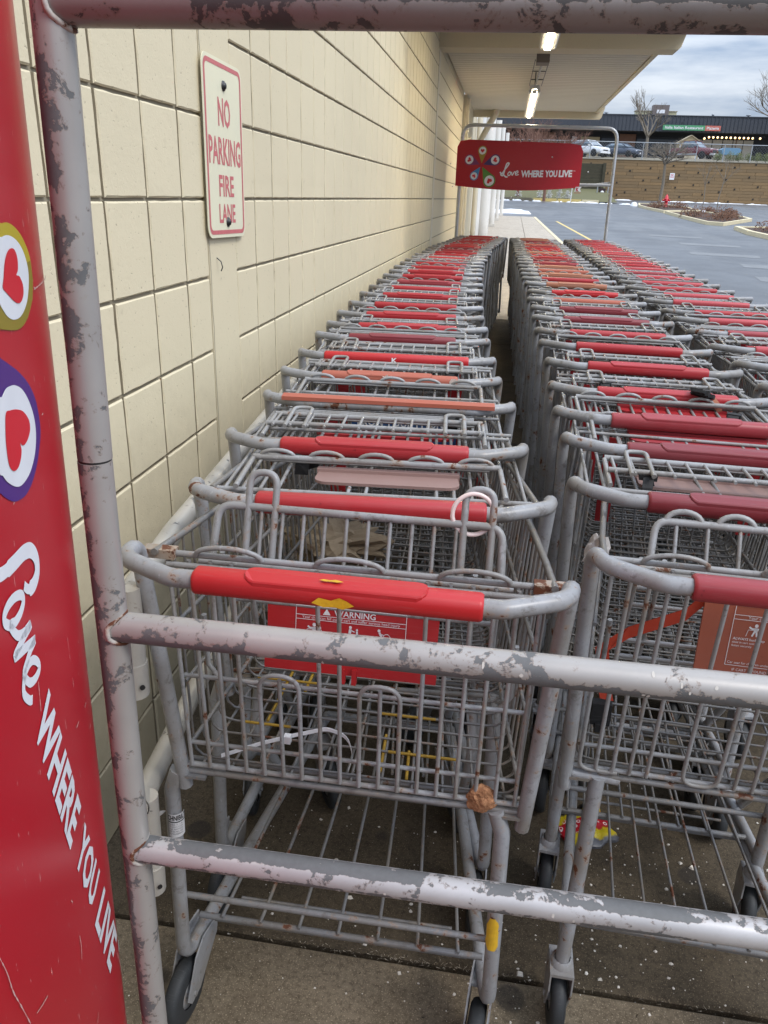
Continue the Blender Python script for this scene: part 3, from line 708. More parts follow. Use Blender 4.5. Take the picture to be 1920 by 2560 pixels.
COLW = {'bright_red': 'bright red', 'red': 'red', 'muted_red': 'dull red', 'maroon': 'dark maroon', 'orange': 'faded orange', 'tan': 'sun-bleached tan', 'salmon': 'salmon red'}
KINDW = {'ridge': 'ridged', 'plain': 'smooth', 'long': 'long', 'strip': 'flat strip'}
ROWS = {1: ('row along the cream wall', 'carts nested in the row along the cream wall'), 2: ('middle row', 'carts nested in the middle row'), 3: ('outer row by the road', 'carts nested in the outer row by the road')}
CARTS = {1: [], 2: [], 3: []}
def cart(row, i, x, y, yaw, kind, col, seat, leg='bent', front=False, label=None, plate_kind=None, roll=0.0, lean=0.0):
    c = empty('shopping_cart', (x, y, 0), R(yaw), label or 'grey wire cart with %s %s grip, %s in the %s' % (COLW[col], KINDW[kind], ORD[i], ROWS[row][0]), 'shopping cart', ROWS[row][1])
    c.rotation_euler = (0, roll, R(yaw))
    if leg == 'bent': cas, fy, cx = 'side', .165, .270
    else: cas, fy, cx = 'stem', .090, .222
    obj('handle_bar', ME['handle'], c); ch_ = obj('chassis', ME[leg], c); tr_ = obj('lower_tray', ME['tray' if front or leg == 'straight' else 'tray_nested'], c, (-lean, 0, 0)); obj('basket', ME['basket'], c)
    if leg == 'straight': tr_.scale = (.86, 1, 1)
    if front or (leg == 'straight' and i < 3): obj('cross_bar', ME['cross_bar'], c, (-lean, 0, 0)).scale = (.82 if leg == 'straight' else 1, 1, 1)
    obj('handle_grip', grip(kind, col), c, (.004, HY, 0))
    ch_.location.x = -lean
    g = obj('rear_gate', ME['gate'], c, (0, .058, .990))
    g.scale = (1.065, 1, 1)
    if front:
        g.rotation_euler = (R(4), 0, 0)
        for q in ME['gate_wire_list' if row == 1 else 'gate_wire_list_u']: obj('gate_wire', q, g)
        obj('child_seat', ME[seat], c)
    else:
        g.rotation_euler = (R(90 + random.uniform(-3, 4)), 0, 0)
        obj('gate_wire', ME['gate_wires'], g); fs = obj('folded_seat', ME[seat], g); fs.location = (random.uniform(-.012, .012), .004, .046 + random.uniform(-.012, .012))
    if plate_kind and not front:
        p = obj('seat_plate', plate(*plate_kind), g); p.location = (random.uniform(-.02, .02), -.004 if seat == 'loops' else -.012, -.105); p.rotation_euler = (R(random.uniform(-6, 6)), 0, 0)
    if (i < 6):
        for sx in (-1, 1):
            for wy in (fy, .74):
                xx = cx if wy == fy else .162
                k = obj('caster_fork', ME[cas], c, (sx * xx - lean, wy, -.001)); k.rotation_euler = (0, 0, R(random.uniform(-9, 9)) if wy == fy else R(random.uniform(-40, 40)))
                ax = (0, -.075 if cas == 'side' else .002, .064); obj('tyre', ME['wheel'], k, ax); obj('hub', ME['hub'], k, ax)
        [obj('corner_strip', STRIP, c, (sx * .172, 0, 0)) for sx in (-1, 1)]
    if not front and random.random() < (.75 if i < 14 else .5):
        b = obj('seat_belt', random.choice(BAND), c, (random.choice((-1, 1)) * random.uniform(.13, .19), .058 + random.choice((.02, .158)), 1.0)); b.rotation_euler = (0, 0, random.uniform(-.4, .4))
    if row == 2: c.scale = (.95, 1, 1)
    CARTS[row].append(c); return c
rr = random.Random(11)
def pal(row):
    return rr.choice({1: ('red', 'red', 'muted_red', 'red', 'orange', 'bright_red', 'maroon'), 2: ('red', 'muted_red', 'maroon', 'tan', 'orange', 'red'), 3: ('salmon', 'salmon', 'muted_red', 'red', 'salmon')}[row])
x1 = [-.166, -.175, -.214, -.236, -.27, -.289, -.313, -.326, -.347, -.361, -.376, -.383]
y1 = [.838, 1.108, 1.385, 1.703, 1.968, 2.228, 2.545, 2.783, 3.065, 3.36, 3.70, 4.01]
while y1[-1] < 9.65: y1.append(y1[-1] + rr.uniform(.285, .325)); x1.append((-.383 - .035 * (y1[-1] - 4.0) if y1[-1] < 5.5 else (-.435 + .0175 * (y1[-1] - 5.5) if y1[-1] < 7.5 else -.40 + .05 * (y1[-1] - 7.5))) + rr.uniform(-.009, .009))
k1 = [('ridge', 'bright_red', 'tall'), ('plain', 'red', 'loops'), ('ridge', 'red', 'rungs'), ('strip', 'orange', 'loops'), ('ridge', 'orange', 'rungs'), ('long', 'bright_red', 'rungs'), ('ridge', 'maroon', 'loops'), ('ridge', 'red', 'rungs'), ('ridge', 'red', 'loops'), ('plain', 'red', 'rungs'), ('ridge', 'red', 'rungs'), ('plain', 'red', 'rungs')]
lab1 = {0: 'front cart of the wall row with bright red grip smeared yellow and red warning plate', 1: 'second cart along the wall with dark red grip behind the clear plastic ring',
        3: 'cart in the wall row with flat orange strip over a bare grey handle', 4: 'cart in the wall row with cracked, broken faded orange ridged grip', 5: 'cart in the wall row with long bright red grip bearing a white letter K'}
p1 = {1: (.235, .06, 'pink_plate'), 2: (.27, .03, 'red')}
for i, (x, y) in enumerate(zip(x1, y1)):
    k = k1[i] if i < len(k1) else (rr.choice(('ridge', 'ridge', 'plain')), pal(1), rr.choice(('rungs', 'loops')))
    cart(1, i, x, y, 0.5 if i == 0 else (4.5 if y < 3.2 else (2 if y < 5.5 else -1.5)) + rr.uniform(-1.2, 1.2), k[0], k[1], k[2], 'bent', i == 0, lab1.get(i), p1.get(i) or ((.25, .06, pal(1)) if rr.random() < .22 and i > 5 else None), .0, .026 if i < 3 else .015)
y2 = [.94, 1.228, 1.50, 1.722, 1.97, 2.295, 2.615, 2.885, 3.215, 3.52, 3.825, 4.165, 4.56]
while y2[-1] < 9.65: y2.append(y2[-1] + rr.uniform(.285, .325))
k2 = [('plain', 'muted_red', 'low'), ('ridge', 'maroon', 'rungs'), ('ridge', 'maroon', 'loops'), ('ridge', 'muted_red', 'loops'), ('ridge', 'red', 'rungs'), ('ridge', 'red', 'rungs'), ('plain', 'red', 'loops'), ('plain', 'red', 'rungs'), ('ridge', 'maroon', 'rungs'), ('ridge', 'maroon', 'rungs'), ('plain', 'orange', 'loops'), ('ridge', 'bright_red', 'loops'), ('ridge', 'tan', 'rungs')]
lab2 = {0: 'front cart of the middle row with dull red grip and terracotta warning plate', 4: 'cart in the middle row with red ridged grip and a black buckle hanging over it'}
p2 = {1: (.28, .07, 'pink_plate'), 2: (.28, .05, 'muted_red'), 3: (.26, .03, 'red')}
for i, y in enumerate(y2):
    k = k2[i] if i < len(k2) else (rr.choice(('ridge', 'ridge', 'plain')), pal(2), rr.choice(('rungs', 'loops')))
    cart(2, i, (.424 if i < 4 else .416) + (rr.uniform(-.009, .009) if i else 0) - (.0155 * max(0, y - 3.2)), y, rr.uniform(-2, 2), k[0], k[1], k[2], 'straight', i == 0, lab2.get(i), p2.get(i) or ((.25, .06, pal(2)) if rr.random() < .25 and i else None))
y3 = [1.82, 2.125, 2.44, 2.735, 3.065, 3.395, 3.64, 4.0, 4.305, 4.61]
while y3[-1] < 9.6: y3.append(y3[-1] + rr.uniform(.29, .33))
for i, y in enumerate(y3):
    cart(3, i, .995 + rr.uniform(-.01, .01) - (.004 * max(0, y - 3.0)), y, rr.uniform(-2, 2), rr.choice(('ridge', 'plain', 'plain')), pal(3), rr.choice(('rungs', 'loops', 'rungs')), 'straight', False, None, (.25, .1, pal(3)) if rr.random() < .35 else None)

# -- marks and extras on the nearest carts
c0 = CARTS[1][0]
m = MB(); bl = [(-.045, -.016), (-.02, -.024), (.004, -.022), (.022, -.026), (.046, -.016), (.03, -.006), (.014, .0), (-.004, -.008), (-.03, -.004)]
m.add([(x * .55 + .004, -.0305 + .0002 * i, 1.021 + z * .55) for i, (x, z) in enumerate(bl)], [tuple(range(len(bl)))])
m.add([(x * .32 + .0, -.014 + z * .25, 1.0362) for x, z in bl], [tuple(range(len(bl)))]); m.build('paint_smear', flat('yellow paint smear', (.55, .31, .012), .45, 0, .25, 300), c0, (0, HY, 0))
pl0 = plate_mesh(.262, .118).build('seat_plate', M['bright_red'], c0, (-.012, .138, .785)); pl0.rotation_euler = (R(-10), 0, 0)
def pict(mb, P, s, kind):
    """small pictograms of the printed warning, in the plate's own x-z plane"""
    def ell(cx, cz, a, b): mb.add([(P[0] + s * (cx + a * math.cos(t * .6283)), P[1], P[2] + s * (cz + b * math.sin(t * .6283))) for t in range(10)], [tuple(range(10))])
    def ln(pts, w_):
        v, f = ribbon(pts, w_, 3); mb.add([(P[0] + s * q.x, P[1], P[2] + s * q.y) for q in v], f)
    if kind == 0:
        ell(0, 1.35, .2, .22); ln([(-.75, 1.15), (-.4, .95), (0, 1.0), (.4, .95), (.8, 1.05)], .2); ln([(0, 1.05), (0, .55)], .42); ln([(-.12, .6), (-.3, .05)], .2); ln([(.12, .6), (.22, .05)], .2)
        ln([(-.8, .8), (.85, .8)], .06); ln([(-.8, .8), (-.95, 0)], .06); ln([(.85, .8), (.6, -.05)], .06)
    elif kind == 1:
        ell(0, 1.45, .17, .19); ln([(0, 1.25), (-.05, .7)], .3); ln([(-.05, .75), (-.3, 0)], .16); ln([(-.02, .75), (.25, .05)], .16); ln([(0, 1.15), (.5, .95)], .12); ell(.75, 1.2, .13, .14); ln([(.75, 1.05), (.8, .6)], .22)
    else:
        ell(-.5, 1.4, .17, .19); ln([(-.45, 1.2), (-.2, .7)], .25); ln([(-.4, 1.05), (.1, .9)], .1); ln([(-.1, .5), (.1, .95), (.5, 1.05), (.8, .7), (.85, .3)], .07); ln([(-.2, .7), (-.3, 0)], .14)
def warning_print(pl, w_, h_, x0, full):
    mb = MB(); y = -.0012; zt, zb = h_ - .028, .012 if not full else .03
    def line(a, b, t=.0009):
        if a[1] == b[1]: mb.add([(a[0], y, a[1] - t / 2), (b[0], y, b[1] - t / 2), (b[0], y, b[1] + t / 2), (a[0], y, a[1] + t / 2)], [(0, 1, 2, 3)])
        else: mb.add([(a[0] - t / 2, y, a[1]), (a[0] + t / 2, y, a[1]), (b[0] + t / 2, y, b[1]), (b[0] - t / 2, y, b[1])], [(0, 1, 2, 3)])
    x1_ = x0 + w_
    for z in (zt, zt - .0145, zt - .0215): line((x0, z), (x1_, z))
    line((x0, zb), (x1_, zb)); line((x0, zb), (x0, zt)); line((x1_, zb), (x1_, zt))
    X, Z = Vector((1, 0, 0)), Vector((0, 0, 1)); cx = (x0 + x1_) / 2
    put_text(mb, 'WARNING', (cx + .006, y, zt - .0125), X, Z, .015, fit=False, size=.013, align='C')
    mb.add([(cx - .043, y, zt - .012), (cx - .031, y, zt - .012), (cx - .037, y, zt - .002)], [(0, 1, 2)])
    put_text(mb, 'Your child can fall out of cart and suffer serious head injury', (cx, y, zt - .0198), X, Z, .0, fit=False, size=.0068 if full else .0062, align='C')
    zs = zt - .0215 - .026
    for k, px in enumerate((x0 + w_ * .17, x0 + w_ * .5, x0 + w_ * .8)): pict(mb, (px, y, zs), .0135, k)
    tx = [('ALWAYS buckle-up', 'child in cart seat and', 'fasten securely'), ('STAY with', 'child at all times'), ('NEVER let', 'child ride in basket')]
    for (a, px) in zip(tx, (x0 + .004, x0 + w_ * .39, x0 + w_ * .70)):
        for k, t in enumerate(a): put_text(mb, t, (px, y, zs - .007 - k * .0055), X, Z, .01 if k == 0 else 0, fit=False, size=.0058 if k == 0 else .005)
    if full:
        put_text(mb, 'Car seat for children under 6 months', (x0 + .003, y, zb + .003), X, Z, 0, fit=False, size=.0056)
        put_text(mb, 'IF CART IS FOUND OFF STORE LOT CALL', (x0 + .012, y, zb - .009), X, Z, 0, fit=False, size=.0062)
        put_text(mb, '3333 BEVERLY RD. HOFFMAN', (x0 + .012, y, zb - .0165), X, Z, 0, fit=False, size=.0062)
    mb.build('warning_print', M['white_print'], pl)
warning_print(pl0, .168, .118, -.086, False)
for s_ in (-1, 1): MB().box((s_ * .2625 - .0225, .048, .984), (s_ * .2625 + .0225, .066, .997)).build('hinge_bracket', M['rusty'], c0)
# maker's label round the left rear leg
m = MB(); lp = []
def leg_at(z):                                                     # left leg axis between the two bends
    t = (.53 - z) / (.53 - .14); return Vector((-(.262 + .015 * t) - .026, .085 + .01 * t, z))
vs = []; NA = 12
for z in (.507, .457):
    cpt = leg_at(z)
    for k in range(NA + 1):
        a = R(-160 + 170 * k / NA); vs.append(cpt + Vector((math.cos(a), math.sin(a), 0)) * .0136)
m.add(vs, [(k, k + NA + 1, k + NA + 2, k + 1) for k in range(NA)])
m.prism([tuple(vs[0]), tuple(vs[0] + Vector((-.018, -.004, -.004))), tuple(vs[0] + Vector((-.026, -.002, -.022))), tuple(vs[0] + Vector((-.012, 0, -.014)))], (0, .0006, 0))
lbl = m.build('leg_label', flat('label paper', (.62, .61, .62), .5), c0)
m = MB(); tv, tf = text_poly('TECHNIBILT', .03); W_ = max(v.x for v in tv)
def wrap(u, z):
    cpt = leg_at(z); a = R(-165 + 175 * u); return cpt + Vector((math.cos(a), math.sin(a), 0)) * .0139
m.add([wrap(v.x / W_, .4945 + v.y * .0145) for v in tv], tf)
m.add([wrap(k / 12, z) for z in (.4895, .4918) for k in range(13)], [(k, k + 1, k + 14, k + 13) for k in range(12)])
for j, s in enumerate(('Model 1 - A', 'P.O. 2211-1123', 'U.S.A. NOTICE', 'CART IN NO. 474', 'MEETS REQUIREMENTS')):
    tv, tf = text_poly(s, .0); W2 = max(v.x for v in tv); m.add([wrap(.2 + .62 * v.x / W2, .4845 - j * .0052 + v.y * .0042) for v in tv], tf)
m.build('label_print', M['black'], lbl)
m = MB(); q = [Vector((.2735, .0925 - .0, .36))]
pt = []
for k in range(14):
    a = 2 * math.pi * k / 14; pt.append((math.sin(a), math.cos(a)))
def legR(z): t = (.53 - z) / (.53 - .14); return Vector((.262 + .015 * t - .026, .085 + .01 * t, z))
vs = []
for i in range(9):
    z = .30 + .075 * i / 8; wv = (.55, .9, 1.0, .92, 1.0, .85, .95, .7, .35)[i]
    for k in range(7):
        a = R(-95 + (k - 3) * 17 * wv + 3 * math.sin(i * 2.1 + k)); vs.append(legR(z) + Vector((math.cos(a), math.sin(a), 0)) * .0134)
m.add(vs, [(i * 7 + k, i * 7 + k + 1, i * 7 + k + 8, i * 7 + k + 7) for i in range(8) for k in range(6)]); m.build('paint_patch', flat('yellow leg paint', (.6, .36, .02), .55, 0, .25, 90), c0)
# middle row: terracotta plate, strap
d0 = CARTS[2][0]
pd = plate_mesh(.262, .155).build('seat_plate', M['orange_plate'], d0, (.034, .105, .785)); pd.rotation_euler = (R(-4), 0, 0); pd['label'] = 'faded terracotta seat plate with white warning print'
warning_print(pd, .205, .155, -.085, True)
m = MB(); pth = [(-.085, .12, .93), (-.12, .125, .88), (-.20, .13, .835), (-.235, .13, .80), (-.225, .13, .74), (-.215, .125, .71)]
vs = []
for i, p in enumerate(pth):
    wv = .011; vs += [(p[0], p[1] - .002, p[2] + wv), (p[0] + .004, p[1] + .002, p[2] - wv)] if i < 3 else [(p[0] + wv, p[1], p[2]), (p[0] - wv, p[1] + .003, p[2])]
fsx = [(2 * i, 2 * i + 1, 2 * i + 3, 2 * i + 2) for i in range(len(pth) - 1)]; m.add(vs, fsx); m.add([(v[0], v[1] + .0015, v[2]) for v in vs], [f[::-1] for f in fsx]); m.build('seat_belt', M['orange_web'], d0)
m = MB(); m.box((-.237, .118, .665), (-.205, .135, .705)); m.box((-.229, .112, .655), (-.213, .14, .67)); m.build('buckle', M['black_web'], d0)
d4 = CARTS[2][4]
m = MB(); mt = Matrix.Translation((.085, -.03, 1.028)) @ Matrix.Rotation(R(-30), 4, 'Z') @ Matrix.Rotation(R(-28), 4, 'X')
m.box((-.024, -.02, 0), (.02, .016, .012), mt); m.box((-.03, -.014, .012), (.0, .012, .016), mt); m.box((.02, -.006, .001), (.03, .006, .01), mt); m.box((-.02, -.032, .002), (.012, -.02, .009), mt); m.build('buckle', M['black_web'], d4, (0, HY, 0))
m = MB(); sp = [(.11, -.036, 1.022), (.135, -.028, 1.0), (.16, .0, .985), (.19, .06, .99)]
vs = []
for p in sp: vs += [(p[0], p[1] - .004, p[2] - .010), (p[0] + .003, p[1] + .004, p[2] + .011)]
fsx = [(2 * i, 2 * i + 1, 2 * i + 3, 2 * i + 2) for i in range(3)]; m.add(vs, fsx); m.add([(v[0], v[1] + .0015, v[2]) for v in vs], [f[::-1] for f in fsx]); m.build('seat_belt', M['tan'], d4, (0, HY, 0))
# K on the grip, broken grip, card in the basket
m = MB(); c5 = CARTS[1][5]; put_text(m, 'K', (-.008, -.0275, 1.010), (.016, 0, 0), (0, 0, .014), .04); m.build('grip_logo', M['white_print'], c5, (0, HY, 0))
c4 = CARTS[1][4]
m = MB(); m.add([(-.014, -.031, 1.030), (-.002, -.031, 1.022), (.012, -.031, 1.031), (.006, -.0305, 1.026), (.0, -.0305, 1.0335), (-.008, -.03, 1.028)], [tuple(range(6))]); m.add([(.150, -.0268, 1.004), (.173, -.0268, 1.002), (.173, -.0268, 1.03), (.16, -.0268, 1.03), (.155, -.0268, 1.02), (.163, -.0268, 1.012)], [tuple(range(6))]); m.build('grip_break', flat('broken plastic edge', (.62, .5, .44), .6), c4, (0, HY, 0))
c3 = CARTS[1][3]
m = MB(); m.box((-.10, .150, .845), (.165, .154, .972)); cardo = m.build('advert_card', M['blue_card'], c3)
m = MB(); put_text(m, 'LAYAWAY & GO', (-.085, .1485, .940), (.23, 0, 0), (0, 0, .024), .03); put_text(m, 'FROM YOUR PHONE', (-.085, .1485, .911), (.23, 0, 0), (0, 0, .02), .02); m.build('advert_print', M['white_print'], cardo)
# ------------------------------------------------------------------ corral frame round the near end
fr = empty('cart_corral', (-.386, .68, 0), label='flaking silver pipe corral frame crossing in front of the carts', cat='corral')
PO = Vector((.386, -.68, 0))
def P_(pts): return [Vector(p) + PO for p in pts]
RP = .0168
post_m = pipe('flaked post paint', [((-.75, -.62, -.1), .93, .2, .10), ((-.2, -.95, 0), .97, .12, .04)], .585)
m = MB(); m.tube(P_([(-.402, .68, -.05), (-.395, .68, .55), (-.388, .68, 1.195)]), RP, 24); m.tube(P_([(-.3875, .68, 1.1975), (-.379, .68, 1.597)]), RP, 24); m.build('post', post_m, fr)
m = MB(); m.tube(P_([(-.3881, .68, 1.193), (-.3879, .68, 1.199)]), RP * .965, 24); m.build('post_joint', M['dark_metal'], fr)
top_m = pipe('flaked top rail paint', [((0, -.80, .60), .93, .14, .2)], .555, (.25, .225, .21), (.045, .043, .042))
m = MB(); m.tube(P_([(-.380, .68, 1.5835), (2.0, .68, 1.578)]), RP, 24); m.build('top_rail', top_m, fr)
mid_m = pipe('flaked middle rail paint', [((0, -.60, -.80), .93, .16, .2), ((0, -.90, -.45), .97, .12, .07)], .572)
m = MB(); m.tube(P_([(-.389, .68, 1.0033), (.29, .68, 1.0105), (2.0, .68, 1.028)]), RP, 24); m.build('middle_rail', mid_m, fr)
low_m = pipe('flaked low rail paint', [((0, -.05, 1.0), .93, .15, .24), ((0, -.88, -.5), .975, .045, .13)], .585, (.45, .44, .44))
m = MB(); m.tube(P_([(-.394, .68, .6813), (.358, .68, .6925), (2.0, .68, .717)]), RP, 24); m.build('low_rail', low_m, fr)
def weld(x, z, nm='weld'):
    mm = MB(); pts = []
    for k in range(26):
        a = 2 * math.pi * k / 26; yy = math.sin(a) * (RP + .0015); zz = math.cos(a) * (RP + .0015)
        xx = math.sqrt(max(0, (RP + .001) ** 2 - min(yy * yy, RP * RP * .98))) + random.uniform(-.0006, .0006); pts.append((x + xx, .68 + yy, z + zz))
    mm.tube(P_(pts), .0028, 6, closed=True); mm.build(nm, M['weld'], fr)
M['weld'] = steel('weld bead', (.5, .47, .44), .6)
weld(-.393, 1.0033); weld(-.397, .6813); weld(-.381, 1.5833)
# bird droppings and drips on the rails
g_drop = flat('white drip', (.52, .5, .46), .7)
m = MB()
for k in range(20):
    rail = k % 2; x = random.uniform(-.25, .33); z0 = (1.0035 + .0104 * (x + .372), .6815 + .015 * (x + .374))[rail]; a = R(random.uniform(-35, 65) if not rail else random.uniform(-50, 20)); 
    rx, ry = random.uniform(.0009, .0022), random.uniform(.0014, .005); vs = []
    for j in range(8):
        t = 2 * math.pi * j / 8; aa = a + math.sin(t) * ry / RP; q = RP + .0004; vs.append(Vector((x + math.cos(t) * rx * random.uniform(.7, 1.2), .68 - math.cos(aa) * q, z0 + math.sin(aa) * q)) + PO)
    m.add(vs, [tuple(range(8))])
tag(m.build('droppings', g_drop, fr), kind='stuff')

# side rails between the carts and the wall, with short capped stub posts
M['rail'] = pipe('flaked side rail paint', [((.4, -.3, .85), .96, .12, .03)], .63, (.5, .47, .42))
sr = empty('side_rail', (-.49, .9, 0), label='worn round guard rail between the cart row and the block wall', cat='guard rail')
PO2 = Vector((.49, -.9, 0))
def Q_(pts): return [Vector(p) + PO2 for p in pts]
m = MB(); m.tube(Q_([(-.490, .895, .905), (-.525, 1.15, .90), (-.592, 2.04, .90), (-.70, 3.4, .90), (-.76, 4.6, .90), (-.77, 10.6, .90)]), .0185, 18, cap=False); m.tube(Q_([(-.4895, .893, .905), (-.491, .904, .905)]), .0165, 14); m.build('upper_rail', M['rail'], sr)
m = MB(); m.tube(Q_([(-.480, .845, .575), (-.54, 1.12, .50), (-.615, 2.04, .50), (-.73, 3.4, .50), (-.77, 10.6, .50)]), .0185, 18, cap=False); m.tube(Q_([(-.4795, .843, .575), (-.482, .853, .573)]), .0165, 14); m.build('lower_rail', M['rail'], sr)
for nm, z1, z0, y_, x_ in (('stub_post', .945, .770, .868, -.468), ('stub_post', .580, .385, .868, -.474)):
    m = MB(); m.tube(Q_([(x_, y_, z1), (x_ - .003, y_, z0 + .055)]), .0165, 16); s_ = m.build(nm, M['rail'], sr)
    m = MB(); m.tube(Q_([(x_ - .003, y_, z0 + .055), (x_ - .0045, y_, z0)]), .0182, 16); m.build('sleeve', M['rail'], s_)
    m = MB(); m.tube(Q_([(x_ + .012, y_ - .0135, z0 + .022), (x_ + .0135, y_ - .015, z0 + .022)]), .004, 8); m.build('bolt_hole', M['black'], s_)
for yy, xx in ((4.2, -.745), (7.4, -.77), (10.5, -.77)):
    m = MB(); m.tube(Q_([(xx, yy, 0), (xx, yy, .90)]), .0165, 12); m.build('rail_post', M['rail'], sr)

# ------------------------------------------------------------------ red banner panel at the left, seen at a steep angle
T0 = Vector((-.413, .70, 1.59)); B0 = Vector((-.441, .70, .36)); UU = Vector((-math.sin(R(17)), math.cos(R(17)), 0)); DD = (B0 - T0) / (1.59 - .36)
NN = Vector((0.95608, 0.2923, -0.02176))
def pp(s, h, lift=0.0):
    b = max(0.0, s + .055); bow = -4.0 * b * b                        # the sheet curls away towards its far edge
    return T0 + UU * s + DD * h + NN * (bow + lift)
gp = G('red banner sheet'); c = gp.co(); n1 = gp.noise(gp.co(scale=(6, 6, .6)), 6, 4); n2 = gp.noise(c, 22, 6, .65); n3 = gp.noise(gp.co(scale=(30, 30, 5)), 9, 3); n4 = gp.noise(c, 3, 3)
cc = gp.mix(gp.mat('MULTIPLY', gp.ramp(n4, .4, .7), .12), (.45, .006, .018), (.36, .02, .03)); cc = gp.mix(gp.mat('MULTIPLY', gp.ramp(n3, .70, .735), .5), cc, (.75, .5, .46)); cc = gp.mix(gp.mat('MULTIPLY', gp.ramp(n2, .70, .72), .6), cc, (.7, .55, .5))
gp.set(cc, .33, 0, .5); n5 = gp.noise(c, 600, 2); gp.bump(n5, .06, .0008); M['banner'] = gp.m
ban = empty('corral_banner', tuple(pp(0, 1.29)), label='large red plastic banner sheet standing beside the corral post at the left', cat='banner')
BO = -Vector(ban.location)
m = MB(); S_ = [-.62, -.5, -.4, -.3, -.2, -.15, -.11, -.075, -.06, -.045, -.03, -.018, -.008, 0, .008]; H_ = [-.25 + i * (1.53 / 24) for i in range(25)]
ns = len(S_)
for lift, flip in ((0, 0), (-.003, 1)):
    fs = [(j * ns + i, j * ns + i + 1, (j + 1) * ns + i + 1, (j + 1) * ns + i) for j in range(24) for i in range(ns - 1)]
    m.add([pp(s, h + .012 * (s < -.3), lift) + BO for h in H_ for s in S_], [f[::-1] for f in fs] if not flip else fs, True)
e = [pp(.008, h, l) + BO for h in H_ for l in (0, -.003)]; m.add(e, [(2 * i, 2 * i + 1, 2 * i + 3, 2 * i + 2) for i in range(24)])
e = [pp(s, H_[-1] + .012 * (s < -.3), l) + BO for s in S_ for l in (0, -.003)]; m.add(e, [(2 * i, 2 * i + 1, 2 * i + 3, 2 * i + 2) for i in range(ns - 1)])
m.build('sheet', M['banner'], ban)
def pr(name, polys, mat, lift, lab=None):
    mm = MB()
    for pl_ in polys: mm.add([pp(s, h, lift) + BO for s, h in pl_], [tuple(range(len(pl_)))])
    o = mm.build(name, mat, ban)
    if lab: o['label'] = lab
    return o
yo = [(-0.1623, 0.169), (-0.1437, 0.1692), (-0.1288, 0.1691), (-0.1114, 0.1729), (-0.0932, 0.1818), (-0.0785, 0.1975), (-0.0778, 0.217), (-0.0855, 0.2316), (-0.1053, 0.2442), (-0.1268, 0.249), (-0.148, 0.2474), (-0.1759, 0.242), (-0.1928, 0.2378)]
yd = [(-0.0788, 0.2009), (-0.0778, 0.217), (-0.0855, 0.2316), (-0.1053, 0.2442), (-0.1268, 0.249), (-0.148, 0.2474), (-0.1759, 0.242), (-0.1928, 0.2378), (-0.1837, 0.2173), (-0.167, 0.2291), (-0.1568, 0.236), (-0.1413, 0.2402), (-0.1226, 0.2395), (-0.1036, 0.2314), (-0.0923, 0.2177), (-0.0912, 0.2018)]
yw = [(-0.1619, 0.1819), (-0.1478, 0.1785), (-0.1311, 0.1782), (-0.1122, 0.1828), (-0.0977, 0.1919), (-0.0899, 0.2051), (-0.0923, 0.2177), (-0.1036, 0.2314), (-0.1226, 0.2395), (-0.1413, 0.2402), (-0.1568, 0.236), (-0.167, 0.2291), (-0.1725, 0.2235), (-0.1763, 0.2144)]
yh = [(-0.1618, 0.2137), (-0.1576, 0.2078), (-0.1491, 0.196), (-0.1395, 0.1895), (-0.1296, 0.1877), (-0.1207, 0.1898), (-0.1165, 0.1966), (-0.119, 0.2046), (-0.1245, 0.2081), (-0.1169, 0.2099), (-0.1106, 0.2168), (-0.1119, 0.224), (-0.1198, 0.2288), (-0.1292, 0.2292), (-0.1401, 0.2257), (-0.1527, 0.2191)]
po = [(-0.201, 0.2566), (-0.1849, 0.2622), (-0.1683, 0.2697), (-0.148, 0.2798), (-0.1272, 0.2933), (-0.1133, 0.308), (-0.1074, 0.3237), (-0.1075, 0.3406), (-0.116, 0.3527), (-0.1302, 0.3651), (-0.149, 0.3741), (-0.1686, 0.3774), (-0.1866, 0.375), (-0.2009, 0.3705), (-0.2159, 0.3618), (-0.2256, 0.3542), (-0.2384, 0.3409)]
pw = [(-0.207, 0.2907), (-0.1964, 0.2884), (-0.1852, 0.285), (-0.1736, 0.2855), (-0.1623, 0.2876), (-0.1469, 0.2942), (-0.1331, 0.3065), (-0.124, 0.3227), (-0.1238, 0.3382), (-0.1334, 0.3531), (-0.1524, 0.3633), (-0.1749, 0.3656), (-0.1916, 0.3617), (-0.2083, 0.3521), (-0.2176, 0.3433), (-0.2234, 0.3349)]
ph = [(-0.1933, 0.3017), (-0.1828, 0.3023), (-0.1668, 0.3058), (-0.1511, 0.3119), (-0.1399, 0.3218), (-0.1395, 0.33), (-0.148, 0.3355), (-0.1586, 0.3374), (-0.1654, 0.3358), (-0.1695, 0.3323), (-0.1684, 0.3382), (-0.1717, 0.3439), (-0.1805, 0.3488), (-0.1912, 0.3487), (-0.1995, 0.3438), (-0.2027, 0.3357), (-0.2021, 0.3231), (-0.1994, 0.3134)]
L1 = [(-0.2044, 0.4429), (-0.1954, 0.4509), (-0.1809, 0.4542), (-0.1676, 0.4494), (-0.1655, 0.4371), (-0.1759, 0.4248), (-0.1934, 0.4182), (-0.2176, 0.4151), (-0.2363, 0.4124), (-0.25, 0.4093), (-0.2624, 0.4048)]
o1 = [(-0.2467, 0.4553), (-0.2564, 0.4474), (-0.2557, 0.4408), (-0.2439, 0.4382), (-0.2269, 0.4406), (-0.2129, 0.4471), (-0.2114, 0.4536), (-0.2208, 0.4582), (-0.2348, 0.4585), (-0.2467, 0.4553), (-0.2344, 0.4715), (-0.214, 0.4795)]
v1 = [(-0.2158, 0.4785), (-0.2022, 0.4808), (-0.2213, 0.4809), (-0.2466, 0.4822), (-0.2405, 0.4854), (-0.2214, 0.4911), (-0.196, 0.4989)]
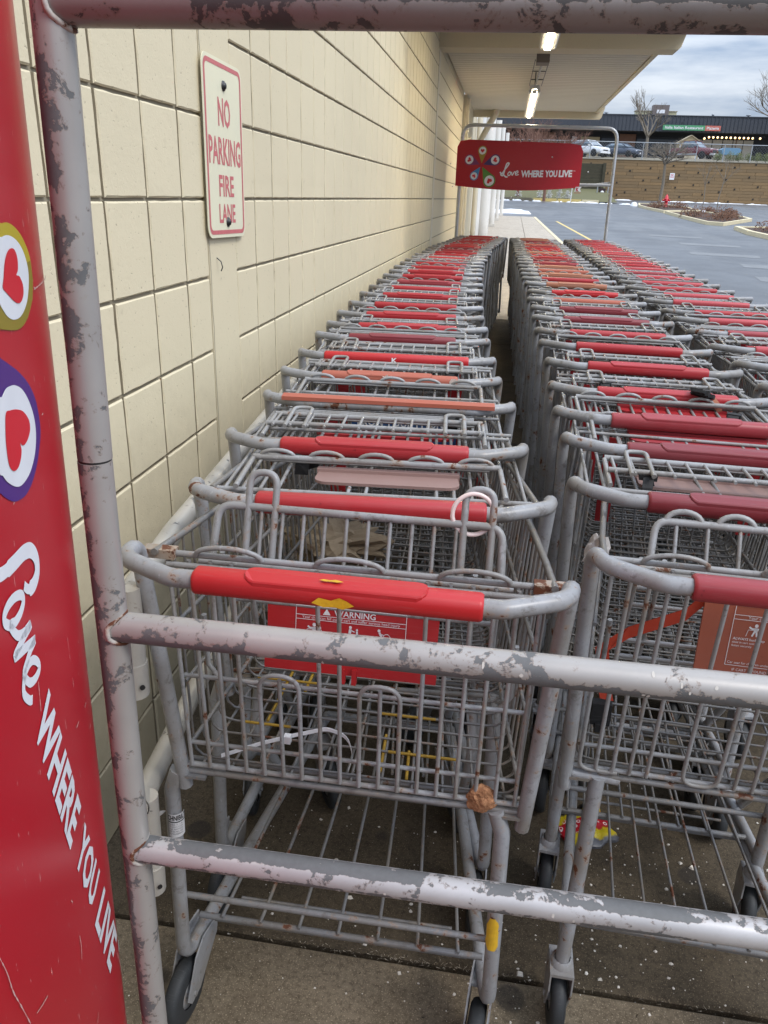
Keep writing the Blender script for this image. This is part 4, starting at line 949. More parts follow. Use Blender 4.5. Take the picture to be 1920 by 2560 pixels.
e1 = [(-0.196, 0.4989), (-0.2118, 0.5002), (-0.2213, 0.5031), (-0.2335, 0.5083), (-0.2243, 0.523), (-0.2096, 0.5294), (-0.1966, 0.5289), (-0.1972, 0.5213), (-0.2095, 0.5109), (-0.2246, 0.5084), (-0.2356, 0.5129), (-0.2401, 0.5231), (-0.2302, 0.5364), (-0.2229, 0.541)]
W1 = [(-0.232, 0.5665), (-0.1801, 0.7542), (-0.1784, 0.561)]
W2 = [(-0.1709, 0.7796), (-0.1356, 0.8901), (-0.1202, 0.7747)]
W3 = [(-0.1312, 0.9185), (-0.0939, 1.049), (-0.0758, 0.9199)]
TM = [(-0.0426, 1.0724), (-0.0282, 1.0939), (-0.033, 1.0644)]
M['pin_yellow'] = flat('yellow print', (.46, .36, .02), .4); M['pin_olive'] = flat('olive print', (.26, .2, .02), .4); M['pin_purple'] = flat('purple print', (.065, .018, .19), .4)
M['heart_red'] = flat('red print', (.60, .01, .025), .4); M['banner_white'] = flat('white banner print', (.72, .74, .78), .4, 0, .08, 30)
def smooth2(P):
    n = len(P); out = []
    for i in range(n):
        p0, p1, p2, p3 = (Vector(P[(i + k) % n]) for k in (-1, 0, 1, 2))
        for k in range(4):
            t = k / 4; out.append(tuple(.5 * ((2 * p1) + (p2 - p0) * t + (2 * p0 - 5 * p1 + 4 * p2 - p3) * t * t + (3 * p1 - p0 - 3 * p2 + p3) * t ** 3)))
    return out
pr('map_pin', [smooth2(yo)], M['pin_yellow'], .0006, 'yellow map pin print with a red heart'); pr('pin_shade', [yd], M['pin_olive'], .0009); pr('pin_disc', [smooth2(yw)], M['banner_white'], .0012); pr('heart', [smooth2(yh)], M['heart_red'], .0016)
pr('map_pin', [smooth2(po)], M['pin_purple'], .0006, 'purple map pin print with a red heart'); pr('pin_disc', [smooth2(pw)], M['banner_white'], .0012); pr('heart', [smooth2(ph)], M['heart_red'], .0016)
mm = MB()
for st, wd in ((L1, lambda t: .0085 if t < .12 else (.0135 if t < .8 else .011)), (o1, .0085), (v1, .0088), (e1, .0082)):
    v, f = ribbon(st, wd); mm.add([pp(q.x, q.y, .0008) + BO for q in v], f)
mm.build('lettering', M['banner_white'], ban)
for wrd, a in (('WHERE', W1), ('YOU', W2), ('LIVE', W3)):
    mm = MB(); tv, tf = text_poly(wrd, .034, 1, 1.03); x0 = min(v.x for v in tv); x1_ = max(v.x for v in tv); y0 = min(v.y for v in tv); y1_ = max(v.y for v in tv)
    A, Bv, C = (Vector(q) for q in a); vs = []
    for v in tv:
        q = A + (Bv - A) * ((v.x - x0) / (x1_ - x0)) + (C - A) * ((v.y - y0) / (y1_ - y0)); vs.append(pp(q.x, q.y, .0008) + BO)
    mm.add(vs, tf); mm.build('lettering', M['banner_white'], ban)
mm = MB()
for st in ([(-0.3687, 0.661), (-0.3617, 0.6867), (-0.3577, 0.7126), (-0.3495, 0.7401), (-0.3382, 0.7787)], [(-0.1901, 0.8621), (-0.1893, 0.8768), (-0.1929, 0.893)], [(-0.3233, 0.7875), (-0.3101, 0.7967), (-0.2957, 0.8052)], [(-0.0553, 1.0617), (-0.0363, 1.1251), (-0.0041, 1.2298)], [(-0.057, 1.1976), (-0.0431, 1.1898)], [(-0.1716, 1.0269), (-0.1594, 1.0239)], [(-0.2005, 0.7994), (-0.1975, 0.8049), (-0.1995, 0.8047)], [(-0.1122, 0.6574), (-0.1012, 0.6572)], [(-0.0628, 0.6963), (-0.0582, 0.6935)], [(-0.0729, 0.6617), (-0.0666, 0.6583)], [(-0.2058, 0.5351), (-0.208, 0.5511), (-0.2097, 0.5628)], [(-0.0089, 0.5646), (-0.0001, 0.5616)], [(-0.0802, 0.224), (-0.0585, 0.2219), (-0.0236, 0.2175)], [(-0.0808, 0.2221), (-0.077, 0.2244)], [(-0.1019, 0.3282), (-0.0976, 0.3277)], [(-0.2054, 0.3712), (-0.2027, 0.3704)]):
    v, f = ribbon(st, lambda q: random.uniform(.0004, .0017), 8); mm.add([pp(q.x, q.y, .0018) + BO for q in v], f)
tag(mm.build('scuff_marks', flat('pale scuffs', (.55, .36, .33), .6, 0, .4, 200), ban), kind='stuff')
mm = MB(); tv, tf = text_poly('TM', .02); A, Bv, C = (Vector(q) for q in TM); mm.add([pp(*(A + (Bv - A) * (v.x / 1.3) + (C - A) * (v.y / .7)), .0008) + BO for v in tv], tf); mm.build('lettering', M['banner_white'], ban)

# ------------------------------------------------------------------ far corral frame with red sign
ff = empty('cart_corral', (.3, 10.7, rise(10.7)), label='far chrome pipe loop holding up the red sign behind the carts', cat='corral')
M['chrome'] = pipe('weathered chrome pipe', [((0, -.1, 1), .98, .12, .12)], .66, (.52, .53, .55), (.12, .10, .09))
m = MB(); m.tube([(-.957, 0, -.02), (-.955, 0, 2.265), (.925, 0, 2.262), (.962, 0, 0)], .021, 16, .14, 6); m.build('pipe_loop', M['chrome'], ff)
m = MB(); m.tube([(-.95, 0, 1.60), (.95, 0, 1.628)], .018, 12); m.build('cross_bar', M['chrome'], ff)
m = MB(); m.tube([(.60, .02, 1.61), (.94, .02, 1.66)], .012, 10); m.build('brace', M['chrome'], ff)
fsn = empty('love_sign', (.07, 10.655, 1.83), label='red hanging sign with five coloured pins and white lettering behind the carts', cat='sign')
M['sign_red'] = plastic('dark red sign', (.43, .007, .018), .08, .4)
def sp(X, Z, l=0.0):                                                  # X, Z measured on the sign; the sheet bellies forward
    u = (X - .07) / .77; return Vector((X - .07, -.05 * (1 - u * u) * (.6 + .4 * max(0, min(1, (2.11 - Z) / .55))) - l, Z - 1.83))
def signshape():
    P = []; 
    for k in range(9): t = k / 8; P.append((-.711 + 1.554 * t, 1.583 + .024 * t - .045 * math.sin(math.pi * t)))
    for k in range(6): a = R(90 * k / 5); P.append((.84 - .085 + .085 * math.cos(a), 2.098 - .085 + .085 * math.sin(a)))
    for k in range(6): a = R(90 + 90 * k / 5); P.append((-.703 + .085 + .085 * math.cos(a), 2.118 - .085 + .085 * math.sin(a)))
    return P
NX, NZ = 20, 6; front = []; m = MB()
OUT = signshape()
def zrange(X):
    t = (X + .711) / 1.554; lo = 1.583 + .024 * t - .045 * math.sin(math.pi * max(0, min(1, t))); hi = 2.118 - .02 * t
    for cx in (-.703 + .085, .84 - .085):
        d = (cx - X) if cx < 0 else (X - cx)
        if d > 0: hi -= .085 - math.sqrt(max(0, .085 ** 2 - min(d, .085) ** 2))
    return lo, hi
xs = [-.706 + 1.546 * i / NX for i in range(NX + 1)]; xs[1] -= .04; xs[-2] += .04
for l, fl in ((0, 0), (-.004, 1)):
    vs = []
    for X in xs:
        lo, hi = zrange(X)
        for j in range(NZ + 1): vs.append(sp(X, lo + (hi - lo) * j / NZ, l))
    fs = [(i * (NZ + 1) + j, (i + 1) * (NZ + 1) + j, (i + 1) * (NZ + 1) + j + 1, i * (NZ + 1) + j + 1) for i in range(NX) for j in range(NZ)]
    m.add(vs, fs if not fl else [f[::-1] for f in fs], True)
m.build('panel', M['sign_red'], fsn)
def s2(x, y): return ((x - 830) * .00120 + .075, 1.83 - (y - 490) * .00120 + .000042 * (x - 830))
def spoly(mm, pts, l): mm.add([sp(*s2(x, y), l) for x, y in pts], [tuple(range(len(pts)))])
pins = [((443, 340), 46, (.36, .25, .03)), ((580, 430), 54, (.05, .02, .13)), ((535, 628), 64, (.10, .26, .04)), ((372, 580), 44, (.06, .25, .52)), ((313, 425), 52, (.22, .03, .13))]
ctr = Vector((442, 478))
for (cx, cy), r_, colr in pins:
    mm = MB(); d = Vector((cx, cy)) - ctr; L_ = d.length; d.normalize(); nn = Vector((-d.y, d.x)); pts = [ctr + d * 18]
    for k in range(13):
        a = R(-105 + 210 * k / 12); pts.append(Vector((cx, cy)) + d * r_ * math.cos(a) + nn * r_ * math.sin(a))
    spoly(mm, pts[::-1], .0015); pin = mm.build('map_pin', flat('pin print', colr, .5), fsn)
    mm = MB(); spoly(mm, [(cx + r_ * .8 * math.cos(-k * .393), cy + r_ * .8 * math.sin(-k * .393)) for k in range(16)], .003); mm.build('pin_disc', M['white_print'], fsn)
    mm = MB(); hp = []
    for k in range(20):
        t = 2 * math.pi * k / 20; hx = 16 * math.sin(t) ** 3; hy = 13 * math.cos(t) - 5 * math.cos(2 * t) - 2 * math.cos(3 * t) - math.cos(4 * t); hp.append(Vector((cx, cy)) + (nn * hx + d * hy) * r_ * .028)
    spoly(mm, hp, .0045); mm.build('heart', M['heart_red'], fsn)
mm = MB()
for st, wd in (([(640, 545), (660, 560), (690, 520), (720, 480), (725, 462), (705, 465), (690, 510), (680, 560), (670, 580), (650, 570), (665, 560), (700, 590), (722, 592)], 13), ([(735, 545), (722, 565), (733, 580), (750, 565), (745, 545), (735, 545), (760, 552)], 10), ([(760, 545), (768, 578), (788, 545), (800, 548)], 10), ([(800, 565), (825, 550), (818, 535), (802, 550), (805, 575), (835, 570)], 10)):
    v, f = ribbon(st, wd, 5); mm.add([sp(*s2(q.x, q.y), .0015) for q in v], f)
for wrd, x0, x1_ in (('WHERE', 858, 1085), ('YOU', 1103, 1228), ('LIVE', 1245, 1380)):
    tv, tf = text_poly(wrd, .04, 1, .95); a0 = min(v.x for v in tv); a1 = max(v.x for v in tv); hy = max(v.y for v in tv)
    mm.add([sp(*s2(x0 + (v.x - a0) / (a1 - a0) * (x1_ - x0), 594 - v.y / hy * 62), .0015) for v in tv], tf)
tv, tf = text_poly('TM', .0); mm.add([sp(*s2(1385 + v.x * 18, 545 - v.y * 14), .0015) for v in tv], tf)
mm.build('lettering', M['white_print'], fsn)
mm = MB(); spoly(mm, [(1424, 737), (1432, 692), (1494, 690), (1478, 712), (1490, 737)], .0015); mm.build('corner_logo', M['white_print'], fsn)
mm = MB(); tv, tf = text_poly('K', .05); mm.add([sp(*s2(1437 + v.x * 40, 734 - v.y * 50), .003) for v in tv], tf); spoly(mm, [(1418, 752), (1418, 748), (1490, 748), (1490, 752)], .003); mm.build('corner_logo', M['sign_red'], fsn)
mm = MB()
for x, y in ((215, 198), (825, 258), (1508, 296), (118, 460), (1540, 550), (155, 680), (778, 790), (1160, 408)):
    X, Z = s2(x, y); q = sp(X, Z, .002); mm.lathe([(.009, 0), (.009, .003), (.004, .006)], 10, Matrix.Translation(q) @ Matrix.Rotation(R(90), 4, 'X'))
mm.build('rivets', M['white_print'], fsn)

# ------------------------------------------------------------------ no parking sign on the block wall
nps = empty('parking_sign', (-.80, 2.275, 1.545), label='cream metal sign reading NO PARKING FIRE LANE in faded red', cat='sign')
nps.rotation_euler = (R(-1.0), 0, 0)
Wd, Ht = .312, .448
def rrect(w_, h_, r_, n=6):
    P = []
    for cx, cy, a0 in ((w_ / 2 - r_, h_ / 2 - r_, 0), (-w_ / 2 + r_, h_ / 2 - r_, 90), (-w_ / 2 + r_, -h_ / 2 + r_, 180), (w_ / 2 - r_, -h_ / 2 + r_, 270)):
        for k in range(n + 1): a = R(a0 + 90 * k / n); P.append((cx + r_ * math.cos(a), cy + r_ * math.sin(a)))
    return P
gs = G('cream sign face'); n1 = gs.noise(gs.co(), 6, 5); n2 = gs.noise(gs.co(), 130, 4); cs = gs.mix(n1, (.74, .70, .50), (.66, .63, .47)); gs.set(gs.mix(gs.mat('MULTIPLY', gs.ramp(n2, .62, .75), .2), cs, (.5, .46, .34)), .45); M['sign_cream'] = gs.m
M['faded_red'] = flat('sun-faded red paint', (.52, .135, .14), .55, 0, .22, 90)
m = MB(); m.prism([(0, y, z) for y, z in rrect(Wd, Ht, .030)], (.0022, 0, 0)); m.build('plate', M['sign_cream'], nps)
o_, i_ = rrect(Wd - .018, Ht - .018, .024), rrect(Wd - .040, Ht - .040, .016); n = len(o_)
m = MB(); m.add([(.0028, y, z) for y, z in o_ + i_], [(k, (k + 1) % n, (k + 1) % n + n, k + n) for k in range(n)]); m.build('border', M['faded_red'], nps)
for body, zc, h_, wd_ in (('NO', .097, .072, .098), ('PARKING', .000, .070, .258), ('FIRE', -.088, .055, .122), ('LANE', -.160, .050, .135)):
    m = MB(); put_text(m, body, (.0028, -wd_ / 2, zc - h_ / 2), (0, wd_, 0), (0, 0, h_), .022); m.build('lettering', M['faded_red'], nps)
for z in (.163, -.183):
    m = MB(); m.lathe([(.0135, .002), (.0125, .006), (.008, .0065), (.008, .010), (.003, .012), (0, .012)], 14, Matrix.Translation((0, .0, z)) @ Matrix.Rotation(R(90), 4, 'Y')); m.build('screw', M['dark_metal'], nps)
# ------------------------------------------------------------------ far side of the lot
M['timber'] = None
gt = G('weathered timber'); c = gt.co(rnd=True, scale=(.6, 4, 5)); n1 = gt.noise(c, 3, 6, .65); n2 = gt.noise(gt.co(rnd=True), 22, 4); oi = gt.n('ShaderNodeObjectInfo').outputs['Random']
cc = gt.mix(n1, (.17, .105, .05), (.34, .22, .105)); cc = gt.mix(gt.mat('MULTIPLY', oi, .55), cc, (.15, .11, .065)); cc = gt.mix(gt.mat('MULTIPLY', gt.ramp(n2, .55, .75), .4), cc, (.11, .085, .045)); gt.set(cc, .85); M['timber'] = gt.m
M['dark_timber'] = flat('dark mossy timber', (.055, .05, .032), .9, 0, .35, 3)
M['grass'] = flat('winter grass', (.11, .105, .045), .95, 0, .4, 9)
M['earth'] = flat('upper ground', (.16, .14, .10), .95, 0, .25, 2)
M['snow'] = flat('old snow', (.72, .73, .76), .7, 0, .08, 5)
M['bark'] = flat('bare bark', (.20, .17, .135), .9, 0, .3, 30); M['red_bark'] = flat('reddish twigs', (.20, .105, .075), .9, 0, .3, 20)
def up(y): return 5.12 + .07 * min(y - 80, 10) + .021 * max(0, y - 90)
m = MB(); ysx = [80.2, 90, 108, 150]; m.add([(x, y, up(y)) for y in ysx for x in (-60, 90)], [(2 * i, 2 * i + 1, 2 * i + 3, 2 * i + 2) for i in range(3)]); tag(m.build('upper_ground', M['earth']), kind='structure')
rnd = random.Random(5)
rw = empty('retaining_wall', (0, 80, 0), label='tall brown timber retaining wall across the far side of the lot', cat='retaining wall')
rows = 14; rh = .262; zb = 1.46
DE = [MB().box((-.06, -.03, -.07), (.06, .02, .07)).mesh('timber_end', M['black'])]
PL = {}
for r_ in range(rows):
    x = 4.5 - rnd.uniform(0, 2)
    while x < 31:
        l = rnd.choice((2.4, 2.4, 3.0, 1.8)); k = (l, rnd.randint(0, 1))
        if k not in PL: PL[k] = MB().box((.008, 0, .008), (l - .008, .2, rh - .008)).mesh('timber', M['timber'])
        o = obj('timber', PL[k], rw, (x, rnd.uniform(-.012, .012) + .02 * r_, zb + r_ * rh))
        x += l
    for k in range(4):
        xx = 6 + ((r_ * 1.7 + k * 6.3 + rnd.uniform(-.6, .6)) % 25); obj('timber_end', DE[0], rw, (xx, .02 * r_ - .012, zb + r_ * rh + rh / 2))
m = MB(); m.box((-40, .3, .6), (90, .6, 5.1)); m.build('wall_core', M['dark_timber'], rw)
m = MB(); m.box((-40, .06, 1.0), (3.0, .3, 5.1)); m.box((31, .06, 1.2), (90, .3, 5.1)); tag(m.build('outer_timbers', M['timber'], rw), kind='stuff')
cb = empty('crib_wall', (6.2, 77, 0), label='low dark mossy timber crib wall left of the tall brown retaining wall', cat='wall')
for r_ in range(8): MB().box((-2.5, 0, 2.5 + r_ * .262 + .006), (1.95, .25, 2.5 + (r_ + 1) * .262 - .006)).build('timber', M['dark_timber'], cb)
MB().box((1.75, -.12, 1.5), (2.0, .3, 4.65)).build('post', M['dark_timber'], cb)
m = MB(); m.add([(-30, 67.3, 1.45), (8.4, 67.3, 1.45), (8.4, 77, 2.5), (-30, 77, 2.7), (8.4, 80.2, 3.4), (-30, 80.2, 3.4)], [(0, 1, 2, 3), (3, 2, 4, 5)]); tag(m.build('grass_bank', M['grass']), kind='structure')
# fence
fe = empty('chain_link_fence', (0, 80.5, 5.15), label='chain link fence with pale posts along the top of the retaining wall', cat='fence')
M['galv'] = flat('galvanised', (.36, .38, .40), .45, .3)
for i in range(14): MB().tube([(-.0, 0, 0), (0, 0, 1.47)], .04, 8).build('post', M['galv'], fe, (2.2 + 2.37 * i, 0, 0))
MB().tube([(-12, 0, 1.46), (36, 0, 1.44)], .032, 6).build('top_rail', M['galv'], fe)
m = MB()
for i in range(170):
    x = -3 + i * .24
    for s in (1, -1): m.add([(x, 0, .05), (x + .009, 0, .05), (x + s * 1.4 + .009, 0, 1.45), (x + s * 1.4, 0, 1.45)], [(0, 1, 2, 3)])
tag(m.build('chain_link', M['galv'], fe), kind='stuff')
ws = empty('wall_notice', (14.5, 79.9, 3.82), label='small white notice with red print fixed to the retaining wall', cat='sign')
MB().box((-.21, -.02, -.28), (.21, .01, .28)).build('plate', M['white_print'], ws)
m = MB(); put_text(m, 'NO', (-.12, -.0245, .06), (.24, 0, 0), (0, 0, .13), .03); put_text(m, 'PARKING', (-.17, -.0245, -.09), (.34, 0, 0), (0, 0, .09), .02); m.build('lettering', M['heart_red'], ws)

# shopping strip on the rise
M['fascia'] = flat('dark grey fascia', (.055, .062, .078), .55, 0, .12, .6); M['recess'] = flat('dark shop recess', (.018, .02, .026), .7, 0, .3, 1)
M['brick'] = flat('brown brick', (.20, .105, .072), .85, 0, .3, 8); M['pane'] = flat('shop pane', (.46, .42, .35), .3, 0, .25, 1); M['dark_pane'] = flat('dark pane', (.03, .036, .05), .15)
M['beige'] = flat('beige blind', (.42, .34, .21), .7, 0, .15, 3)
bd = empty('shop_building', (0, 108, 6.0), label='long low shop building with dark ribbed fascia above the lot', cat='building')
MB().box((-25, 2.5, -.2), (60, 14, 5.2)).build('wall', M['recess'], bd)
m = MB(); m.box((-25, 0, 3.62), (60, 2.6, 5.33))
for i in range(190): x = -25 + i * .45; m.box((x, -.07, 3.64), (x + .07, 0, 5.28))
m.build('ribbed_fascia', M['fascia'], bd)
MB().box((-25, -.1, 5.33), (60, 14, 5.42)).build('roof', M['fascia'], bd)
for x0, x1_ in ((12.9, 14.9), (26.9, 27.0), (2.0, 5.0)): MB().box((x0, 2.2, -.2), (x1_, 2.5, 3.4)).build('brick_pier', M['brick'], bd)
for x0, x1_, mt in ((8.1, 10.6, 'beige'), (7.0, 7.8, 'white_print'), (5.4, 6.6, 'brick')):
    w_ = MB().box((x0, 2.3, -.1), (x1_, 2.5, 3.1)).build('window' if mt == 'beige' else 'door', M['recess'], bd); MB().box((x0 + .08, 2.22, 0), (x1_ - .08, 2.3, 3.0)).build('blind' if mt == 'beige' else 'leaf', M[mt], w_)
for x0, x1_ in ((15.0, 20.4), (10.7, 12.8)):
    w_ = MB().box((x0, 2.35, -.1), (x1_, 2.5, 3.2)).build('window', M['recess'], bd); MB().box((x0 + .06, 2.28, .1), (x1_ - .06, 2.35, 2.9)).build('pane', M['dark_pane'], w_)
for i in range(6):
    x0 = 21.7 + i * 1.22; w_ = MB().box((x0, 2.3, -.1), (x0 + 1.22, 2.5, 3.1)).build('window', M['recess'], bd); MB().box((x0 + .05, 2.22, .3), (x0 + 1.17, 2.3, 3.0)).build('pane', M['pane'], w_)
sg = empty('restaurant_sign', (20.9, 107.6, 10.05), label='long green and red restaurant sign hanging below the dark fascia', cat='sign')
MB().box((-3.35, 0, -.28), (1.55, .06, .28)).build('panel', flat('green sign', (.09, .32, .16), .5), sg)
MB().box((1.56, 0, -.28), (3.35, .06, .28)).build('panel', flat('red sign', (.52, .15, .12), .5), sg)
m = MB(); put_text(m, 'Italia Italian Restaurant', (-3.1, -.012, -.14), (4.45, 0, 0), (0, 0, .30), .02); put_text(m, 'Pizzeria', (1.75, -.012, -.14), (1.4, 0, 0), (0, 0, .3), .02); m.build('lettering', M['white_print'], sg)
for x in (-3.2, -1.2, .8, 3.0): MB().box((x - .05, .0, .28), (x + .05, .06, .6)).build('bracket', M['recess'], sg)
sb = empty('string_lights', (22.2, 107, 9.05), label='string of warm lit bulbs along the shop windows', cat='string lights')
m = MB(); m.tube([(.2 + i * .25, 0, .12 - .04 * math.sin(i * .9)) for i in range(29)], .012, 4); m.build('cord', M['recess'], sb)
bme = MB().lathe([(.0, -.12), (.08, -.09), (.12, 0), (.08, .09), (.0, .12)], 8).mesh('bulb', M['bulb'])
for i in range(13): obj('bulb', bme, sb, (.25 + i * .5 + (.35 if i == 12 else 0), 0, -.02 - (.14 if i == 0 else 0)))
hv = empty('roof_unit', (17.7, 112, 11.4), label='brown rooftop ventilation unit on the shop building', cat='roof unit')
MB().box((-.95, 0, 0), (1.0, 1.4, 1.5)).build('casing', flat('brown casing', (.16, .13, .12), .6), hv); MB().box((-.5, -.05, .55), (.5, .0, .95)).build('panel', M['white_print'], hv); MB().box((-1.5, .2, .1), (-.95, 1, .55)).build('duct', M['recess'], hv)
hv2 = empty('roof_unit', (17.2, 112.8, 11.5), label='long pale yellow rooftop duct behind the brown unit', cat='roof unit'); MB().box((-2.4, 0, 0), (2.6, 1.2, .75)).build('casing', flat('pale yellow casing', (.5, .47, .3), .6), hv2); MB().box((-2.5, -.1, .75), (2.7, 1.3, .8)).build('lid', M['beige'], hv2)
for i, (x, d) in enumerate(((10.8, .5), (23.4, .35), (27.5, .6))):
    v = tag(MB().lathe([(.12, 0), (.12, .15), (d / 2, .17), (d / 2, .27), (0, .3)], 10).build('roof_vent', M['galv'], None, (x, 109, 11.42)), ('squat roof vent left of the bare tree crown', 'small roof vent above the red sign panel', 'roof vent near the right end of the fascia')[i], 'roof vent')

# vehicles on the rise
def loft(m, st, smooth=False):
    """st: (x, z0, zs, z1, hw, hwt) stations from rear to front"""
    vs = []
    for x, z0, zs, z1, hw, ht in st: vs += [(x, -hw * .93, z0), (x, -hw, z0 + .12), (x, -hw, zs), (x, -ht, z1), (x, ht, z1), (x, hw, zs), (x, hw, z0 + .12), (x, hw * .93, z0)]
    fs = []
    for i in range(len(st) - 1):
        for k in range(8): fs.append((i * 8 + k, (i + 1) * 8 + k, (i + 1) * 8 + (k + 1) % 8, i * 8 + (k + 1) % 8))
    fs += [tuple(range(8)), tuple(range((len(st) - 1) * 8, len(st) * 8))[::-1]]
    m.add(vs, fs, smooth); return m
def paint(name, col):
    g = G(name); g.set(col, .28, .1, .5); g.b.inputs['Coat Weight'].default_value = .6; return g.m
M['car_glass'] = flat('car glass', (.10, .14, .18), .08, 0, 0, 1, .8); M['car_tyre'] = flat('car tyre', (.015, .015, .016), .8); M['rim'] = flat('alloy rim', (.5, .51, .53), .3, .7); M['lamp'] = flat('headlamp', (.75, .78, .82), .12); M['trim'] = flat('dark trim', (.03, .03, .034), .5)
rw_ = Matrix.Rotation(R(90), 4, 'X')
def vehicle(name, label, cat, x, y, hd, kind, col):
    o = empty(name, (x, y, up(y)), R(hd), label, cat); pm = paint(label, col)
    if kind == 'pickup':
        body = [(-2.75, .55, .95, 1.08, .88, .86), (-2.7, .42, 1.0, 1.10, .95, .92), (-.75, .40, 1.02, 1.12, .96, .93), (.9, .40, 1.05, 1.14, .97, .92), (1.3, .40, 1.04, 1.16, .97, .88), (2.55, .42, .98, 1.08, .94, .82), (2.75, .50, .90, 1.0, .88, .76)]
        cab = [(-.85, 1.10, 1.20, 1.30, .88, .80), (-.70, 1.10, 1.45, 1.82, .90, .70), (.55, 1.10, 1.48, 1.86, .90, .70), (1.35, 1.10, 1.14, 1.17, .90, .84)]; wx = (-1.75, 1.75); wr = .40
    elif kind == 'suv':
        body = [(-2.2, .5, .95, 1.05, .84, .8), (-2.1, .36, 1.0, 1.08, .92, .88), (0, .34, 1.0, 1.08, .93, .88), (1.1, .34, .98, 1.07, .93, .84), (2.05, .36, .85, .95, .90, .76), (2.25, .45, .70, .82, .82, .66)]
        cab = [(-2.15, 1.05, 1.1, 1.14, .84, .78), (-1.75, 1.05, 1.35, 1.66, .86, .66), (.15, 1.05, 1.38, 1.69, .87, .66), (1.15, 1.05, 1.07, 1.10, .86, .80)]; wx = (-1.35, 1.35); wr = .36
    else:
        body = [(-2.35, .45, .85, .95, .82, .78), (-2.25, .30, .90, .98, .90, .84), (0, .28, .88, .96, .91, .86), (1.0, .28, .86, .96, .91, .82), (2.1, .30, .72, .82, .88, .74), (2.35, .40, .60, .70, .80, .62)]
        cab = [(-1.75, .94, .97, 1.0, .82, .76), (-.95, .94, 1.2, 1.42, .84, .62), (.25, .94, 1.22, 1.45, .84, .62), (1.25, .94, .96, .98, .83, .78)]; wx = (-1.4, 1.4); wr = .33
    loft(MB(), body, True).build('body', pm, o); loft(MB(), cab).build('windows', M['car_glass'], o)
    a, b = cab[1], cab[2]
    MB().prism([(a[0] - .05, -a[5] - .02, a[3] - .015), (b[0] + .08, -b[5] - .02, b[3] - .02), (b[0] + .08, b[5] + .02, b[3] - .02), (a[0] - .05, a[5] + .02, a[3] - .015)], (0, 0, .05)).build('roof', pm, o)
    for s in (-1, 1):
        for k, (p, q) in enumerate((((cab[3][0], cab[3][4] + .005, cab[3][1] + .02), (b[0] + .05, b[5] + .01, b[3])), ((cab[0][0], cab[0][4] + .005, cab[0][1] + .04), (a[0], a[5] + .01, a[3])), (((a[0] + b[0]) / 2, a[4] + .01, a[1]), ((a[0] + b[0]) / 2, a[5] + .015, a[3])))):
            MB().tube([(p[0], s * p[1], p[2]), (q[0], s * q[1], q[2])], .045, 6).build('pillar', pm, o)
        MB().box((cab[3][0] - .55, s * .98 - .1, cab[3][1] + .02), (cab[3][0] - .40, s * .98 + .1, cab[3][1] + .18)).build('mirror', pm, o)
        fx = body[-1][0]; MB().box((fx - .28, s * .66 - .17, body[-1][2] - .02), (fx - .03, s * .66 + .17, body[-1][2] + .16 if kind != 'sedan' else body[-1][2] + .09)).build('headlight', M['lamp'], o)
        MB().box((body[0][0] - .01, s * .76 - .1, .75), (body[0][0] + .12, s * .76 + .12, .98)).build('tail_light', M['heart_red'], o)
        for x_ in wx:
            w = MB().lathe([(.0, -.12), (wr * .66, -.12), (wr, -.09), (wr, .09), (wr * .66, .12), (0, .12)], 18, rw_).build('wheel', M['car_tyre'], o, (x_, s * .87, wr))
            MB().lathe([(0, -.135), (wr * .6, -.13), (wr * .62, -.11)] if s < 0 else [(wr * .62, .11), (wr * .6, .13), (0, .135)], 12, rw_).build('rim', M['rim'], w)
            MB().lathe([(0, -.02), (wr * 1.1, -.02), (wr * 1.1, .02), (0, .02)], 18, rw_).build('wheel_arch', M['trim'], o, (x_, s * .925, wr + .03))
    fx = body[-1][0]; z = body[-1][1]
    MB().box((fx - .2, -.42, z + .12), (fx + .015, .42, z + (.42 if kind == 'pickup' else .26))).build('grille', M['trim'], o)
    MB().box((fx - .1, -.85, z - .12), (fx + .06, .85, z + .08)).build('bumper', M['rim'] if kind == 'pickup' else pm, o); MB().box((fx + .061, -.16, z - .04), (fx + .07, .16, z + .08)).build('number_plate', M['white_print'], o)
    if kind == 'pickup':
        MB().box((-2.55, -.78, 1.09), (-.95, .78, 1.135)).build('bed', M['trim'], o)
        for s in (-1, 1): MB().box((-1.2, s * .975 - .01, .42), (1.2, s * .975 + .01, .56)).build('sill_trim', M['rim'], o)
    o.scale = (.88, .88, .88) if kind != 'pickup' else (.92, .92, .92)
    return o
vehicle('pickup_truck', 'maroon pickup truck with silver trim parked before the small shed', 'pickup truck', 18.25, 92, -40, 'pickup', (.14, .025, .035))
vehicle('parked_car', 'white crossover car parked beyond the fence, partly behind the red sign', 'car', 7.3, 86, -42, 'suv', (.75, .77, .8))
vehicle('parked_car', 'dark blue-grey sedan parked between the white car and the bare tree', 'car', 10.55, 87.5, -34, 'sedan', (.05, .065, .10))
sh = empty('garden_shed', (19.35, 99, up(99)), label='small beige gabled shed behind the maroon pickup truck', cat='shed')
MB().box((-1.1, 0, 0), (1.15, 2, 1.95)).build('wall', M['beige'], sh); MB().prism([(-1.1, 0, 1.95), (1.15, 0, 1.95), (.02, 0, 2.55)], (0, 2, 0)).build('gable', M['beige'], sh)
for s in (-1, 1): MB().prism([(.02, -.12, 2.66), (.02, -.12, 2.56), (s * 1.25 + .02, -.12, 1.82), (s * 1.25 + .02, -.12, 1.94)], (0, 2.3, 0)).build('roof', flat('shed roof', (.35, .29, .2), .8), sh)
for x0 in (-.65, .06): d_ = MB().box((x0, -.05, .1), (x0 + .66, 0, 1.55)).build('door', flat('shed door', (.52, .46, .33), .7), sh)
